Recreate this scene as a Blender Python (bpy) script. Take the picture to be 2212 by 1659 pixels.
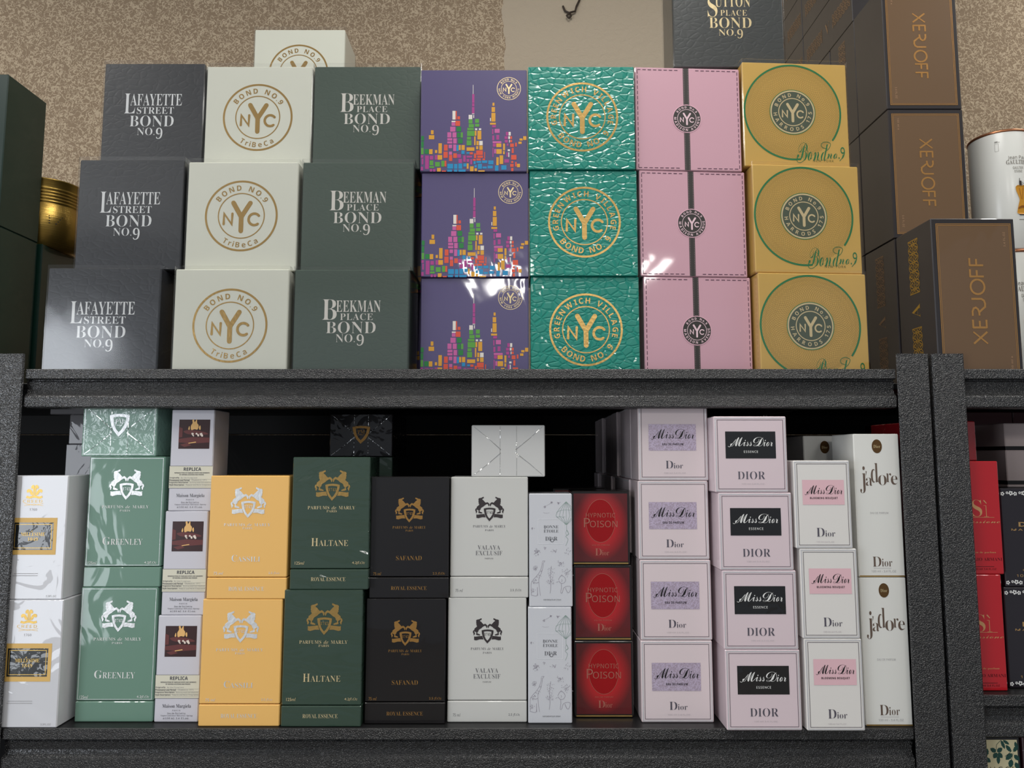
import bpy, math, random
from mathutils import Vector, Matrix
from mathutils.geometry import tessellate_polygon

for o in list(bpy.data.objects): bpy.data.objects.remove(o)
S = bpy.context.scene
COL = S.collection
PI = math.pi
R = math.radians
EYE = 1.45                                   # camera height above the floor (m)

# ------------------------------------------------------------------ camera, world, lights, exposure
cam_d = bpy.data.cameras.new('camera')
cam = bpy.data.objects.new('camera', cam_d); COL.objects.link(cam)
cam.location = (0, 0, EYE); cam.rotation_euler = (R(90 + 5.57), 0, 0)
cam_d.sensor_width = 36; cam_d.lens = 1600 * 36 / 2212; cam_d.clip_start = 0.02
S.camera = cam
S.view_settings.view_transform = 'Standard'; S.view_settings.look = 'None'
S.view_settings.gamma = 1; S.view_settings.use_curve_mapping = False
S.view_settings.exposure = -0.15

W0 = bpy.data.worlds.new('world'); S.world = W0; W0.use_nodes = True
bg = W0.node_tree.nodes['Background']
bg.inputs[0].default_value = (0.80, 0.86, 0.95, 1); bg.inputs[1].default_value = 0.30

def area(name, loc, sx, sy, power, color=(1, 1, 1), rot=(0, 0, 0)):
    d = bpy.data.lights.new(name, 'AREA'); d.shape = 'RECTANGLE'; d.size = sx; d.size_y = sy
    d.energy = power; d.color = color
    o = bpy.data.objects.new(name, d); COL.objects.link(o); o.location = loc; o.rotation_euler = rot
    return o
CEIL = 2.78
# fluorescent troffers in the shop ceiling, four tubes each
for (tx, ty, pw) in ((-1.45, 0.35, 4.6), (0.15, 0.35, 4.8), (1.45, 0.78, 3.4), (-0.08, -3.5, 10.0), (1.25, -3.4, 12.0)):
    for k in range(4):
        area('fluorescent_tube_light', (tx + (k - 1.5) * 0.13, ty, CEIL - 0.03), 0.045, 1.15, pw, (1.0, 0.975, 0.93))
# bright glazed shop front behind and to the left of the photographer
area('shop_front_daylight', (-3.08, -2.2, 1.32), 1.5, 1.9, 58, (0.88, 0.93, 1.0), (R(90), 0, R(-36)))

# ------------------------------------------------------------------ materials
def lin(c):
    return tuple(((x / 255) / 12.92 if x / 255 <= 0.04045 else ((x / 255 + 0.055) / 1.055) ** 2.4) for x in c)
MC = {}
class NT:
    def __init__(s, name):
        s.m = bpy.data.materials.new(name); s.m.use_nodes = True; s.t = s.m.node_tree
        s.b = s.t.nodes['Principled BSDF']; s.out = s.t.nodes['Material Output']
    def n(s, typ, **kw):
        x = s.t.nodes.new(typ)
        for k, v in kw.items(): setattr(x, k, v)
        return x
    def l(s, a, b): s.t.links.new(a, b)
    def coord(s, scale=(1, 1, 1), vary=False):
        tc = s.n('ShaderNodeTexCoord'); mp = s.n('ShaderNodeMapping'); mp.inputs['Scale'].default_value = scale
        s.l(tc.outputs['Object'], mp.inputs['Vector'])
        if vary:
            oi = s.n('ShaderNodeObjectInfo'); mu = s.n('ShaderNodeMath', operation='MULTIPLY'); mu.inputs[1].default_value = 7.0
            s.l(oi.outputs['Random'], mu.inputs[0])
            s.l(mu.outputs[0], mp.inputs['Location'])
        return mp.outputs['Vector']
    def noise(s, vec, scale, detail=2, dist=0, rough=0.5):
        x = s.n('ShaderNodeTexNoise'); x.inputs['Scale'].default_value = scale; x.inputs['Detail'].default_value = detail
        x.inputs['Distortion'].default_value = dist; x.inputs['Roughness'].default_value = rough
        s.l(vec, x.inputs['Vector']); return x
    def ramp(s, fac, stops, interp='LINEAR'):
        x = s.n('ShaderNodeValToRGB'); x.color_ramp.interpolation = interp
        e = x.color_ramp.elements
        while len(e) < len(stops): e.new(0.5)
        for i, (p, c) in enumerate(stops): e[i].position = p; e[i].color = (*c, 1)
        s.l(fac, x.inputs['Fac']); return x
    def bump(s, h, strength, dist, normal=None):
        x = s.n('ShaderNodeBump'); x.inputs['Strength'].default_value = strength; x.inputs['Distance'].default_value = dist
        s.l(h, x.inputs['Height'])
        if normal: s.l(normal, x.inputs['Normal'])
        return x.outputs['Normal']

def setp(b, col, rough, metal=0.0, spec=0.5):
    b.inputs['Base Color'].default_value = (*col, 1); b.inputs['Roughness'].default_value = rough
    b.inputs['Metallic'].default_value = metal; b.inputs['Specular IOR Level'].default_value = spec

def film_coat(t, film, wscale, wstr, aniso=(1, 1, 1), depth=0.004):
    """shrink film round a carton: a glossy clear coat with its own creases"""
    t.b.inputs['Coat Weight'].default_value = film; t.b.inputs['Coat Roughness'].default_value = 0.04
    v = t.coord(aniso, vary=True)
    a = t.noise(v, wscale, 2.3, 1.3, 0.52)
    t.l(t.bump(a.outputs['Fac'], wstr, depth), t.b.inputs['Coat Normal'])

def card(name, rgb, rough=0.5, film=0.0, wscale=22, wstr=0.35, aniso=(1, 1, 1), croc=0.0, metal=0.0, spec=0.4, depth=0.004):
    """printed cardboard, optionally embossed with a reptile grain and wrapped in film"""
    if name in MC: return MC[name]
    t = NT(name); setp(t.b, lin(rgb), rough, metal, spec)
    if croc:
        v = t.coord((1, 1, 1.5)); vo = t.n('ShaderNodeTexVoronoi', feature='DISTANCE_TO_EDGE'); vo.inputs['Scale'].default_value = 85
        nz = t.noise(v, 30, 1); mx = t.n('ShaderNodeMix', data_type='VECTOR'); mx.inputs[0].default_value = 0.012
        t.l(v, mx.inputs[4]); t.l(nz.outputs['Color'], mx.inputs[5]); t.l(mx.outputs[1], vo.inputs['Vector'])
        rp = t.ramp(vo.outputs['Distance'], [(0.0, (0, 0, 0)), (0.16, (1, 1, 1))])
        t.l(t.bump(rp.outputs['Color'], croc, 0.0012), t.b.inputs['Normal'])
        if film:
            t.b.inputs['Coat Weight'].default_value = film; t.b.inputs['Coat Roughness'].default_value = 0.05
            t.l(t.bump(rp.outputs['Color'], croc * 0.8, 0.0010), t.b.inputs['Coat Normal'])
    elif film: film_coat(t, film, wscale, wstr, aniso, depth)
    MC[name] = t.m; return t.m

def ink(name, rgb, rough=0.5, metal=0.0):
    if name in MC: return MC[name]
    t = NT(name); setp(t.b, lin(rgb), rough, metal, 0.4); MC[name] = t.m; return t.m

def foil(name, rgb, metal=0.75, rough=0.28, wob=0.12):
    if name in MC: return MC[name]
    t = NT(name); setp(t.b, lin(rgb), rough, metal)
    v = t.coord(vary=True); a = t.noise(v, 260, 2); t.l(t.bump(a.outputs['Fac'], wob, 0.002), t.b.inputs['Normal'])
    MC[name] = t.m; return t.m

def clear_film(name, tint=(1, 1, 1), wstr=0.12, wscale=9, gain=1.0, haze=0.05):
    """clear plastic: transparent with fresnel reflections"""
    if name in MC: return MC[name]
    t = NT(name); t.t.nodes.remove(t.b)
    tr = t.n('ShaderNodeBsdfTransparent'); tr.inputs[0].default_value = (*tint, 1)
    gl = t.n('ShaderNodeBsdfGlossy'); gl.inputs['Roughness'].default_value = haze
    v = t.coord(vary=True); a = t.noise(v, wscale, 2, 0.8); nm = t.bump(a.outputs['Fac'], wstr, 0.01)
    t.l(nm, gl.inputs['Normal'])
    lw = t.n('ShaderNodeLayerWeight'); t.l(nm, lw.inputs['Normal'])
    pw = t.n('ShaderNodeMath', operation='POWER'); pw.inputs[1].default_value = 5.0; t.l(lw.outputs['Facing'], pw.inputs[0])
    mu = t.n('ShaderNodeMath', operation='MULTIPLY_ADD'); mu.use_clamp = True; mu.inputs[1].default_value = 0.9; mu.inputs[2].default_value = 0.055 * gain; t.l(pw.outputs[0], mu.inputs[0])
    mx = t.n('ShaderNodeMixShader'); t.l(mu.outputs[0], mx.inputs[0]); t.l(tr.outputs[0], mx.inputs[1]); t.l(gl.outputs[0], mx.inputs[2])
    t.l(mx.outputs[0], t.out.inputs[0]); MC[name] = t.m; return t.m

def hammered(name, rgb=(15, 15, 17)):
    if name in MC: return MC[name]
    t = NT(name); setp(t.b, lin(rgb), 0.34, 0.0, 1.0)
    v = t.coord(); a = t.noise(v, 820, 1, 0.4)
    rp = t.ramp(a.outputs['Fac'], [(0.38, (0, 0, 0)), (0.62, (1, 1, 1))])
    t.l(t.bump(rp.outputs['Color'], 0.7, 0.0013), t.b.inputs['Normal'])
    MC[name] = t.m; return t.m

def sparkle(name, rgb, rgb2, scale=900):
    if name in MC: return MC[name]
    t = NT(name); setp(t.b, lin(rgb), 0.35, 0.25)
    v = t.coord(); vo = t.n('ShaderNodeTexVoronoi'); vo.inputs['Scale'].default_value = scale; t.l(v, vo.inputs['Vector'])
    rp = t.ramp(vo.outputs['Color'], [(0.25, lin(rgb)), (0.8, lin(rgb2))]); t.l(rp.outputs['Color'], t.b.inputs['Base Color'])
    MC[name] = t.m; return t.m

def wall_mat():
    t = NT('speckled_wallpaper'); setp(t.b, (0.3, 0.25, 0.2), 0.85, 0, 0.2)
    v = t.coord()
    w = t.noise(v, 120, 2, 0.6); sub = t.n('ShaderNodeMath', operation='SUBTRACT'); sub.inputs[1].default_value = 0.5
    t.l(w.outputs['Fac'], sub.inputs[0]); ab = t.n('ShaderNodeMath', operation='ABSOLUTE'); t.l(sub.outputs[0], ab.inputs[0])
    w2 = t.noise(v, 60, 2, 0.2)
    th = t.n('ShaderNodeMath', operation='MULTIPLY'); th.inputs[1].default_value = 0.085; t.l(w2.outputs['Fac'], th.inputs[0])
    lt = t.n('ShaderNodeMath', operation='LESS_THAN'); t.l(ab.outputs[0], lt.inputs[0]); t.l(th.outputs[0], lt.inputs[1])
    squig = t.n('ShaderNodeMix', data_type='RGBA'); t.l(lt.outputs[0], squig.inputs[0])
    squig.inputs[6].default_value = (*lin((140, 122, 101)), 1); squig.inputs[7].default_value = (*lin((180, 163, 139)), 1)
    # the strip of bare, lightly plastered wall between the paper lengths
    sx = t.n('ShaderNodeSeparateXYZ'); t.l(v, sx.inputs[0])
    wob = t.noise(v, 14, 3); ad = t.n('ShaderNodeMath', operation='MULTIPLY_ADD'); ad.inputs[1].default_value = 0.05
    t.l(wob.outputs['Fac'], ad.inputs[0]); t.l(sx.outputs['X'], ad.inputs[2])
    a1 = t.n('ShaderNodeMath', operation='GREATER_THAN'); a1.inputs[1].default_value = 0.006; t.l(ad.outputs[0], a1.inputs[0])
    a2 = t.n('ShaderNodeMath', operation='LESS_THAN'); a2.inputs[1].default_value = 0.50; t.l(ad.outputs[0], a2.inputs[0])
    bare = t.n('ShaderNodeMath', operation='MULTIPLY'); t.l(a1.outputs[0], bare.inputs[0]); t.l(a2.outputs[0], bare.inputs[1])
    # a torn-off corner high on the right
    dx = t.n('ShaderNodeVectorMath', operation='DISTANCE'); dx.inputs[1].default_value = (1.22, 0, 2.58)
    wv = t.noise(v, 9, 3); vm = t.n('ShaderNodeVectorMath', operation='MULTIPLY_ADD'); vm.inputs[1].default_value = (0.14, 0, 0.14)
    t.l(wv.outputs['Color'], vm.inputs[0]); t.l(v, vm.inputs[2]); t.l(vm.outputs[0], dx.inputs[0])
    a3 = t.n('ShaderNodeMath', operation='LESS_THAN'); a3.inputs[1].default_value = 0.17; t.l(dx.outputs['Value'], a3.inputs[0])
    mxm = t.n('ShaderNodeMath', operation='MAXIMUM'); t.l(bare.outputs[0], mxm.inputs[0]); t.l(a3.outputs[0], mxm.inputs[1])
    fin = t.n('ShaderNodeMix', data_type='RGBA'); t.l(mxm.outputs[0], fin.inputs[0]); t.l(squig.outputs[2], fin.inputs[6])
    fin.inputs[7].default_value = (*lin((174, 161, 142)), 1); t.l(fin.outputs[2], t.b.inputs['Base Color'])
    pl = t.noise(v, 75, 4, 0.5, 0.6); t.l(t.bump(pl.outputs['Fac'], 0.55, 0.004), t.b.inputs['Normal'])
    return t.m

# ------------------------------------------------------------------ object helpers
def link(name, me, mat=None, parent=None):
    o = bpy.data.objects.new(name, me); COL.objects.link(o)
    if mat is not None and me is not None and not me.materials: me.materials.append(mat)
    if parent is not None: o.parent = parent
    return o
def empty(name, loc=(0, 0, 0)):
    o = bpy.data.objects.new(name, None); COL.objects.link(o); o.location = loc; o.empty_display_size = 0.02; return o
def tag(o, label, cat, group=None):
    o['label'] = label; o['category'] = cat
    if group: o['group'] = group
    return o
def struct(o): o['kind'] = 'structure'; return o
def kids(o): return CH.get(o.name, [])
CH = {}
def adopt(p, c): CH.setdefault(p.name, []).append(c)
def mesh(name, vs, fs):
    me = bpy.data.meshes.new(name); me.from_pydata([tuple(v) for v in vs], [], [tuple(f) for f in fs]); me.update(); return me
def part(name, me, mat, parent):
    o = link(name, me, mat, parent); adopt(parent, o); return o
def copy_tree(o, parent=None):
    c = o.copy(); COL.objects.link(c)
    if parent is not None: c.parent = parent; adopt(parent, c)
    for k in kids(o): copy_tree(k, c)
    return c

def box_mesh(name, x0, x1, y0, y1, z0, z1, r=0.0012, skip=()):
    """box with small chamfers on every edge"""
    xs, ys, zs = (x0, x1), (y0, y1), (z0, z1)
    vs, idx = [], {}
    for i in (0, 1):
        for j in (0, 1):
            for k in (0, 1):
                sx, sy, sz = (1, -1)[i], (1, -1)[j], (1, -1)[k]
                for a in range(3):
                    p = [xs[i] + sx * r, ys[j] + sy * r, zs[k] + sz * r]
                    p[a] = (xs[i], ys[j], zs[k])[a]
                    idx[i, j, k, a] = len(vs); vs.append(p)
    f = []
    for a in range(3):
        b, c = (a + 1) % 3, (a + 2) % 3
        for s in (0, 1):
            q = []
            for (m, n) in ((0, 0), (1, 0), (1, 1), (0, 1)):
                key = [0, 0, 0]; key[a] = s; key[b] = m; key[c] = n; q.append(idx[(*key, a)])
            f.append(q if s else q[::-1])
            for s2 in (0, 1):                                   # edge chamfers between face a and face b
                q = []
                for (axis, n) in ((a, 0), (a, 1), (b, 1), (b, 0)):
                    key = [0, 0, 0]; key[a] = s; key[b] = s2; key[c] = n; q.append(idx[(*key, axis)])
                f.append(q)
    for i in (0, 1):
        for j in (0, 1):
            for k in (0, 1): f.append([idx[i, j, k, 0], idx[i, j, k, 1], idx[i, j, k, 2]])
    me = mesh(name, vs, f)
    import bmesh
    bm = bmesh.new(); bm.from_mesh(me); bmesh.ops.recalc_face_normals(bm, faces=bm.faces[:]); bm.to_mesh(me); bm.free()
    return me

# ------------------------------------------------------------------ flat artwork: 2-D shapes gathered and laid on a face
STY = {'serif': (0x1D400, 0x1D41A, 0x1D7CE), 'ital': (0x1D434, 0x1D44E, None), 'script': (0x1D4D0, 0x1D4EA, None),
       'sans': (0x1D5A0, 0x1D5BA, 0x1D7E2), 'sansb': (0x1D5D4, 0x1D5EE, 0x1D7EC), 'mono': (0x1D670, 0x1D68A, 0x1D7F6)}
def conv(s, style):
    u, l, d = STY[style]; r = ''
    for c in s:
        if 'A' <= c <= 'Z': r += chr(u + ord(c) - 65)
        elif 'a' <= c <= 'z': r += chr(l + ord(c) - 97)
        elif c.isdigit() and d: r += chr(d + ord(c) - 48)
        else: r += c
    return r
TC = {}
def text2d(s, style, off=0.0, spacing=1.0):
    off = max(off, -0.007 if style == 'script' else -0.0125)
    key = (s, style, off, spacing)
    if key in TC: return TC[key]
    cu = bpy.data.curves.new('t', 'FONT'); cu.body = conv(s, style); cu.size = 1; cu.offset = off; cu.space_character = spacing
    cu.resolution_u = 3
    ob = bpy.data.objects.new('t', cu)
    me = bpy.data.meshes.new_from_object(ob)
    vs = [(v.co.x, v.co.y) for v in me.vertices]; fs = [tuple(p.vertices) for p in me.polygons]
    bpy.data.objects.remove(ob); bpy.data.curves.remove(cu); bpy.data.meshes.remove(me)
    TC[key] = (vs, fs); return TC[key]

class Art:
    """2-D drawing on a W x H face; fractions run right from the left edge and down from the top edge"""
    def __init__(s, W, H): s.W, s.H, s.v, s.f, s.lv, s.n = W, H, [], [], [], 0
    def P(s, fx, fy): return ((fx - 0.5) * s.W, (1 - fy) * s.H)
    def add(s, vs, fs):
        n = len(s.v); s.v += vs; s.f += [tuple(i + n for i in f) for f in fs]
        s.lv += [(s.n % 9) * 1.6e-5] * len(vs); s.n += 1; return s      # overlapping shapes never share one plane
    def poly(s, pts):
        t = tessellate_polygon([[Vector((x, y, 0)) for x, y in pts]]); return s.add(list(pts), t)
    def fpoly(s, pts): return s.poly([s.P(*p) for p in pts])
    def rect(s, x0, y0, x1, y1):
        a, b = s.P(x0, y0), s.P(x1, y1); return s.add([(a[0], b[1]), (b[0], b[1]), (b[0], a[1]), (a[0], a[1])], [(0, 1, 2, 3)])
    def frame(s, x0, y0, x1, y1, t):
        """rectangular line of width t metres"""
        (ax, ay), (bx, by) = s.P(x0, y0), s.P(x1, y1)
        o = [(ax, by), (bx, by), (bx, ay), (ax, ay)]; i = [(ax + t, by + t), (bx - t, by + t), (bx - t, ay - t), (ax + t, ay - t)]
        return s.add(o + i, [(k, (k + 1) % 4, 4 + (k + 1) % 4, 4 + k) for k in range(4)])
    def ring(s, cx, cy, ro, ri, a0=0, a1=360, n=72, ky=1.0):
        c = s.P(cx, cy); vs = []; full = abs(a1 - a0) >= 360; m = n if full else n + 1
        for k in range(m):
            a = R(a0 + (a1 - a0) * k / n)
            vs += [(c[0] + ro * math.cos(a), c[1] + ro * ky * math.sin(a)), (c[0] + ri * math.cos(a), c[1] + (ro * ky - (ro - ri)) * math.sin(a))]
        return s.add(vs, [(2 * k, 2 * ((k + 1) % m), 2 * ((k + 1) % m) + 1, 2 * k + 1) for k in range(n)])
    def disc(s, cx, cy, r, ky=1.0, n=64):
        c = s.P(cx, cy); return s.add([(c[0] + r * math.cos(2 * PI * k / n), c[1] + r * ky * math.sin(2 * PI * k / n)) for k in range(n)], [tuple(range(n))])
    def stroke(s, pts, w, cap=False, w2=None):
        """ribbon along points in metres; width may taper to w2"""
        n = len(pts); vs = []
        for i, p in enumerate(pts):
            a = pts[max(i - 1, 0)]; b = pts[min(i + 1, n - 1)]
            dx, dy = b[0] - a[0], b[1] - a[1]; L = math.hypot(dx, dy) or 1e-9
            hw = (w + ((w2 if w2 is not None else w) - w) * i / max(n - 1, 1)) / 2
            if 0 < i < n - 1:
                d1 = (p[0] - a[0], p[1] - a[1]); d2 = (b[0] - p[0], b[1] - p[1])
                l1 = math.hypot(*d1) or 1e-9; l2 = math.hypot(*d2) or 1e-9
                dx, dy = d1[0] / l1 + d2[0] / l2, d1[1] / l1 + d2[1] / l2; L = math.hypot(dx, dy) or 1e-9
                cs = max(0.5, (dx * d1[0] + dy * d1[1]) / (L * l1)); hw /= cs
            nx, ny = -dy / L * hw, dx / L * hw
            vs += [(p[0] + nx, p[1] + ny), (p[0] - nx, p[1] - ny)]
        s.add(vs, [(2 * i, 2 * i + 1, 2 * i + 3, 2 * i + 2) for i in range(n - 1)])
        if cap:
            for p in (pts[0], pts[-1]):
                s.add([(p[0] + w / 2 * math.cos(PI * k / 6), p[1] + w / 2 * math.sin(PI * k / 6)) for k in range(12)], [tuple(range(12))])
        return s
    def fcurve(s, pts, w, w2=None, xmax=9):
        p = [pts[0]] + list(pts) + [pts[-1]]; q = []
        for i in range(1, len(p) - 2):
            for j in range(5):
                t = j / 5; f = lambda a, b, c, d: .5 * (2 * b + (c - a) * t + (2 * a - 5 * b + 4 * c - d) * t * t + (3 * b - a - 3 * c + d) * t ** 3)
                q.append((min(xmax, f(p[i-1][0], p[i][0], p[i+1][0], p[i+2][0])), f(p[i-1][1], p[i][1], p[i+1][1], p[i+2][1])))
        q.append((min(xmax, p[-1][0]), p[-1][1])); return s.fstroke(q, w, False, w2)
    def fblob(s, pts):
        p = [pts[-1]] + list(pts) + [pts[0], pts[1]]; q = []
        for i in range(1, len(p) - 2):
            for j in range(4):
                t = j / 4; f = lambda a, b, c, d: .5 * (2 * b + (c - a) * t + (2 * a - 5 * b + 4 * c - d) * t * t + (3 * b - a - 3 * c + d) * t ** 3)
                q.append((f(p[i-1][0], p[i][0], p[i+1][0], p[i+2][0]), f(p[i-1][1], p[i][1], p[i+1][1], p[i+2][1])))
        return s.fpoly(q)
    def fstroke(s, pts, w, cap=False, w2=None): return s.stroke([s.P(*p) for p in pts], w, cap, w2)
    def text(s, t, style, x0, y0, x1, y1, off=0.0, spacing=1.0, rot=0):
        vs, fs = text2d(t, style, off, spacing)
        if rot: vs = [{90: (-y, x), -90: (y, -x), 180: (-x, -y)}[rot] for x, y in vs]
        if not vs: return s
        ax, bx = min(v[0] for v in vs), max(v[0] for v in vs); ay, by = min(v[1] for v in vs), max(v[1] for v in vs)
        (u0, v1), (u1, v0) = s.P(x0, y0), s.P(x1, y1)
        return s.add([(u0 + (x - ax) / (bx - ax) * (u1 - u0), v0 + (y - ay) / (by - ay) * (v1 - v0)) for x, y in vs], fs)
    def arc(s, t, style, cx, cy, r, a0, a1, h, foot_in=True, off=0.0, wide=1.0):
        """letters set round a circle, their centres from angle a0 to a1; foot_in: feet towards the centre"""
        c = s.P(cx, cy); ws = []
        for ch in t:
            if ch == ' ': ws.append(0.45); continue
            vs, _ = text2d(ch, style, off); ws.append(max(v[0] for v in vs) - min(v[0] for v in vs) + 0.09)
        cen, x = [], 0
        for w in ws: cen.append(x + w / 2); x += w
        for ch, m in zip(t, cen):
            if ch == ' ': continue
            vs, fs = text2d(ch, style, off); a = R(a0 + (a1 - a0) * (m - cen[0]) / (cen[-1] - cen[0]))
            mx = (min(v[0] for v in vs) + max(v[0] for v in vs)) / 2; k = h / 0.72
            rot = a - PI / 2 if foot_in else a + PI / 2
            px, py = c[0] + r * math.cos(a), c[1] + r * math.sin(a); q = []
            for vx, vy in vs:
                X, Y = (vx - mx) * k * wide, (vy - 0.36) * k
                q.append((px + X * math.cos(rot) - Y * math.sin(rot), py + X * math.sin(rot) + Y * math.cos(rot)))
            s.add(q, fs)
        return s
    def build(s, name, mat, parent, where, eps=0.0003, D=0.0, label=None):
        """where: 'front' (y = -D/2), 'left' (x = -D/2 with D the box width), 'cyl' (wrapped on radius D)"""
        eps *= 0.5
        if where == 'front': vs = [(x, -D / 2 - eps - q, y) for (x, y), q in zip(s.v, s.lv)]
        elif where == 'left': vs = [(-D / 2 - eps - q, -x, y) for (x, y), q in zip(s.v, s.lv)]
        elif where == 'cyl': vs = [((D + eps) * math.sin(x / D), -(D + eps) * math.cos(x / D), y) for x, y in s.v]
        me = mesh(name, vs, s.f); o = part(name, me, mat, parent)
        if label: o['label'] = label
        return o

def nyc(a, cx, cy, Rr):
    """the round monogram: N, a tall Y and C"""
    c = a.P(cx, cy); q = lambda x, y: (c[0] + (x - 930) / 750 * Rr, c[1] + (845 - y) / 750 * Rr); w = Rr / 750
    a.stroke([q(760, 570), q(930, 868), q(930, 1165)], 96 * w, True); a.stroke([q(1108, 575), q(930, 868)], 96 * w, True)
    a.stroke([q(572, 1020), q(578, 800), q(738, 1025), q(746, 800)], 50 * w, True)
    a.stroke([q(1200 + 118 * math.cos(R(t)), 920 - 122 * math.sin(R(t))) for t in range(38, 323, 15)], 52 * w, True)

HORSE = [(695,215),(707,240),(690,275),(660,282),(640,312),(690,350),(730,398),(772,440),(830,415),(880,450),(912,492),(902,560),(882,580),(868,540),(852,500),(815,488),(785,505),(740,532),(690,580),(620,620),(592,650),(585,690),(548,730),(548,768),(600,785),(656,815),(640,842),(560,835),(500,815),(505,775),(515,730),(480,712),(445,690),(435,655),(445,590),(500,545),(540,512),(522,498),(530,470),(505,465),(515,420),(500,390),(510,350),(500,310),(515,275),(555,260),(600,255),(650,230)]
TAIL = [(430,640),(395,668),(383,720),(408,770),(414,830),(440,828),(452,790),(465,768),(440,720),(440,680)]
SHO = [(700,655),(800,632),(915,622),(1035,632),(1135,658),(1125,760),(1090,890),(1030,1000),(908,1132),(800,1000),(745,885),(712,760)]
SHI = [(785,702),(850,690),(915,686),(990,692),(1060,706),(1050,790),(1015,885),(965,970),(908,1032),(850,960),(812,880),(792,790)]
RIB = [(430,875),(475,886),(600,868),(725,858),(770,985),(640,982),(500,1020),(430,1002)]
def crest(a, x0, y0, x1, y1):
    """two rearing horses over a shield on a ribbon"""
    def m(p, mir=False):
        x = 1830 - p[0] if mir else p[0]
        return a.P(x0 + (x - 383) / 1064 * (x1 - x0), y0 + (p[1] - 215) / 917 * (y1 - y0))
    for mir in (False, True):
        for pl in (HORSE, TAIL, RIB): a.poly([m(p, mir) for p in pl])
    vs = [m(p) for p in SHO] + [m(p) for p in SHI]
    a.add(vs, [(k, (k + 1) % 12, 12 + (k + 1) % 12, 12 + k) for k in range(12)])
    fx = lambda x: x0 + (x - 383) / 1064 * (x1 - x0); fy = lambda y: y0 + (y - 215) / 917 * (y1 - y0)
    a.text('1743', 'serif', fx(800), fy(755), fx(1032), fy(848), -0.01)
def shield(a, x0, y0, x1, y1):
    m = lambda p: a.P(x0 + (p[0] - 700) / 435 * (x1 - x0), y0 + (p[1] - 622) / 510 * (y1 - y0))
    a.add([m(p) for p in SHO] + [m(p) for p in SHI], [(k, (k + 1) % 12, 12 + (k + 1) % 12, 12 + k) for k in range(12)])
    fx = lambda x: x0 + (x - 700) / 435 * (x1 - x0); fy = lambda y: y0 + (y - 622) / 510 * (y1 - y0)
    a.text('PM', 'serif', fx(830), fy(740), fx(1005), fy(850), -0.012)
    a.rect(fx(860), fy(870), fx(975), fy(882))

# ------------------------------------------------------------------ the room
def plane(name, vs, mat): return struct(link(name, mesh(name, vs, [(0, 1, 2, 3)]), mat))
WALL_Y = 1.56
plane('wall_back', [(-3.9, WALL_Y, 0), (2.9, WALL_Y, 0), (2.9, WALL_Y, 2.8), (-3.9, WALL_Y, 2.8)], wall_mat())
plane('floor', [(-3.9, -4.5, 0), (2.9, -4.5, 0), (2.9, WALL_Y, 0), (-3.9, WALL_Y, 0)], ink('grey_floor', (120, 116, 110), 0.5))
plane('ceiling', [(-3.9, WALL_Y, 2.8), (2.9, WALL_Y, 2.8), (2.9, -4.5, 2.8), (-3.9, -4.5, 2.8)], ink('ceiling_white', (205, 203, 198), 0.8))

# bent wire hook and chipped spots on the wall
def tube(name, pts, r, mat, n=8, parent=None):
    vs, fs = [], []
    for i, p in enumerate(pts):
        t = (Vector(pts[min(i + 1, len(pts) - 1)]) - Vector(pts[max(i - 1, 0)])).normalized()
        u = t.cross(Vector((0, 1, 0.13))).normalized(); w = t.cross(u)
        for k in range(n):
            a = 2 * PI * k / n; vs.append(Vector(p) + u * r * math.cos(a) + w * r * math.sin(a))
    for i in range(len(pts) - 1):
        for k in range(n): fs.append((i * n + k, i * n + (k + 1) % n, (i + 1) * n + (k + 1) % n, (i + 1) * n + k))
    fs += [tuple(range(n))[::-1], tuple(range((len(pts) - 1) * n, len(pts) * n))]
    me = mesh(name, vs, fs)
    return part(name, me, mat, parent) if parent else link(name, me, mat)
hz = EYE + 0.978
wy = WALL_Y - 0.003
tag(tube('wall_hook', [(0.113, wy, hz + 0.018), (0.118, wy, hz + 0.006), (0.128, wy - .002, hz), (0.131, wy - .004, hz - 0.008), (0.126, wy - .005, hz - 0.014), (0.121, wy - .005, hz - 0.008), (0.128, wy - .004, hz), (0.14, wy - .003, hz + 0.004), (0.143, wy - .002, hz + 0.016), (0.150, wy, hz + 0.032), (0.152, wy, hz + 0.06)], 0.0022, ink('hook_wire', (50, 38, 28), 0.5)),
    'small bent dark wire hook on the bare wall above the turquoise boxes', 'hook')

# ------------------------------------------------------------------ shelving
ZU = EYE + 0.0905           # upper deck
ZL = EYE - 0.31845          # lower deck
ZR = EYE - 0.28062          # lower deck of the right-hand unit
FY, BY = 0.905, 1.535       # shelf front and back
HAM = hammered('black_hammered_metal'); DECK = ink('black_deck_board', (24, 24, 25), 0.42)
BP = [(FY, 0.0), (FY, -0.0104), (FY + .002, -0.0116), (FY + .0062, -0.0116), (FY + .0062, -0.0134), (FY + .0040, -0.0145), (FY + .0062, -0.024), (FY + .0050, -0.0288), (FY + .001, -0.0318), (FY, -0.0335), (FY, -0.0450), (FY + .0015, -0.0466), (FY + .03, -0.0466), (FY + .03, -0.0445), (FY + .0085, -0.0445), (FY + .0080, -0.0100), (FY + .0022, -0.0090), (FY + .0018, 0.0007), (FY + .0012, 0.0012), (FY + .0005, 0.0010)]
def beam_mesh(x0, x1, z):
    n = len(BP); vs = [(x0, y, z + dz) for y, dz in BP] + [(x1, y, z + dz) for y, dz in BP]
    fs = [(k, n + k, n + (k + 1) % n, (k + 1) % n) for k in range(n)] + [tuple(range(n)), tuple(range(n, 2 * n))[::-1]]
    return mesh('beam', vs, fs)
def back_beam(x0, x1, z):
    return box_mesh('beam', x0, x1, BY - .02, BY - .002, z - .046, z - .001)
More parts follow.
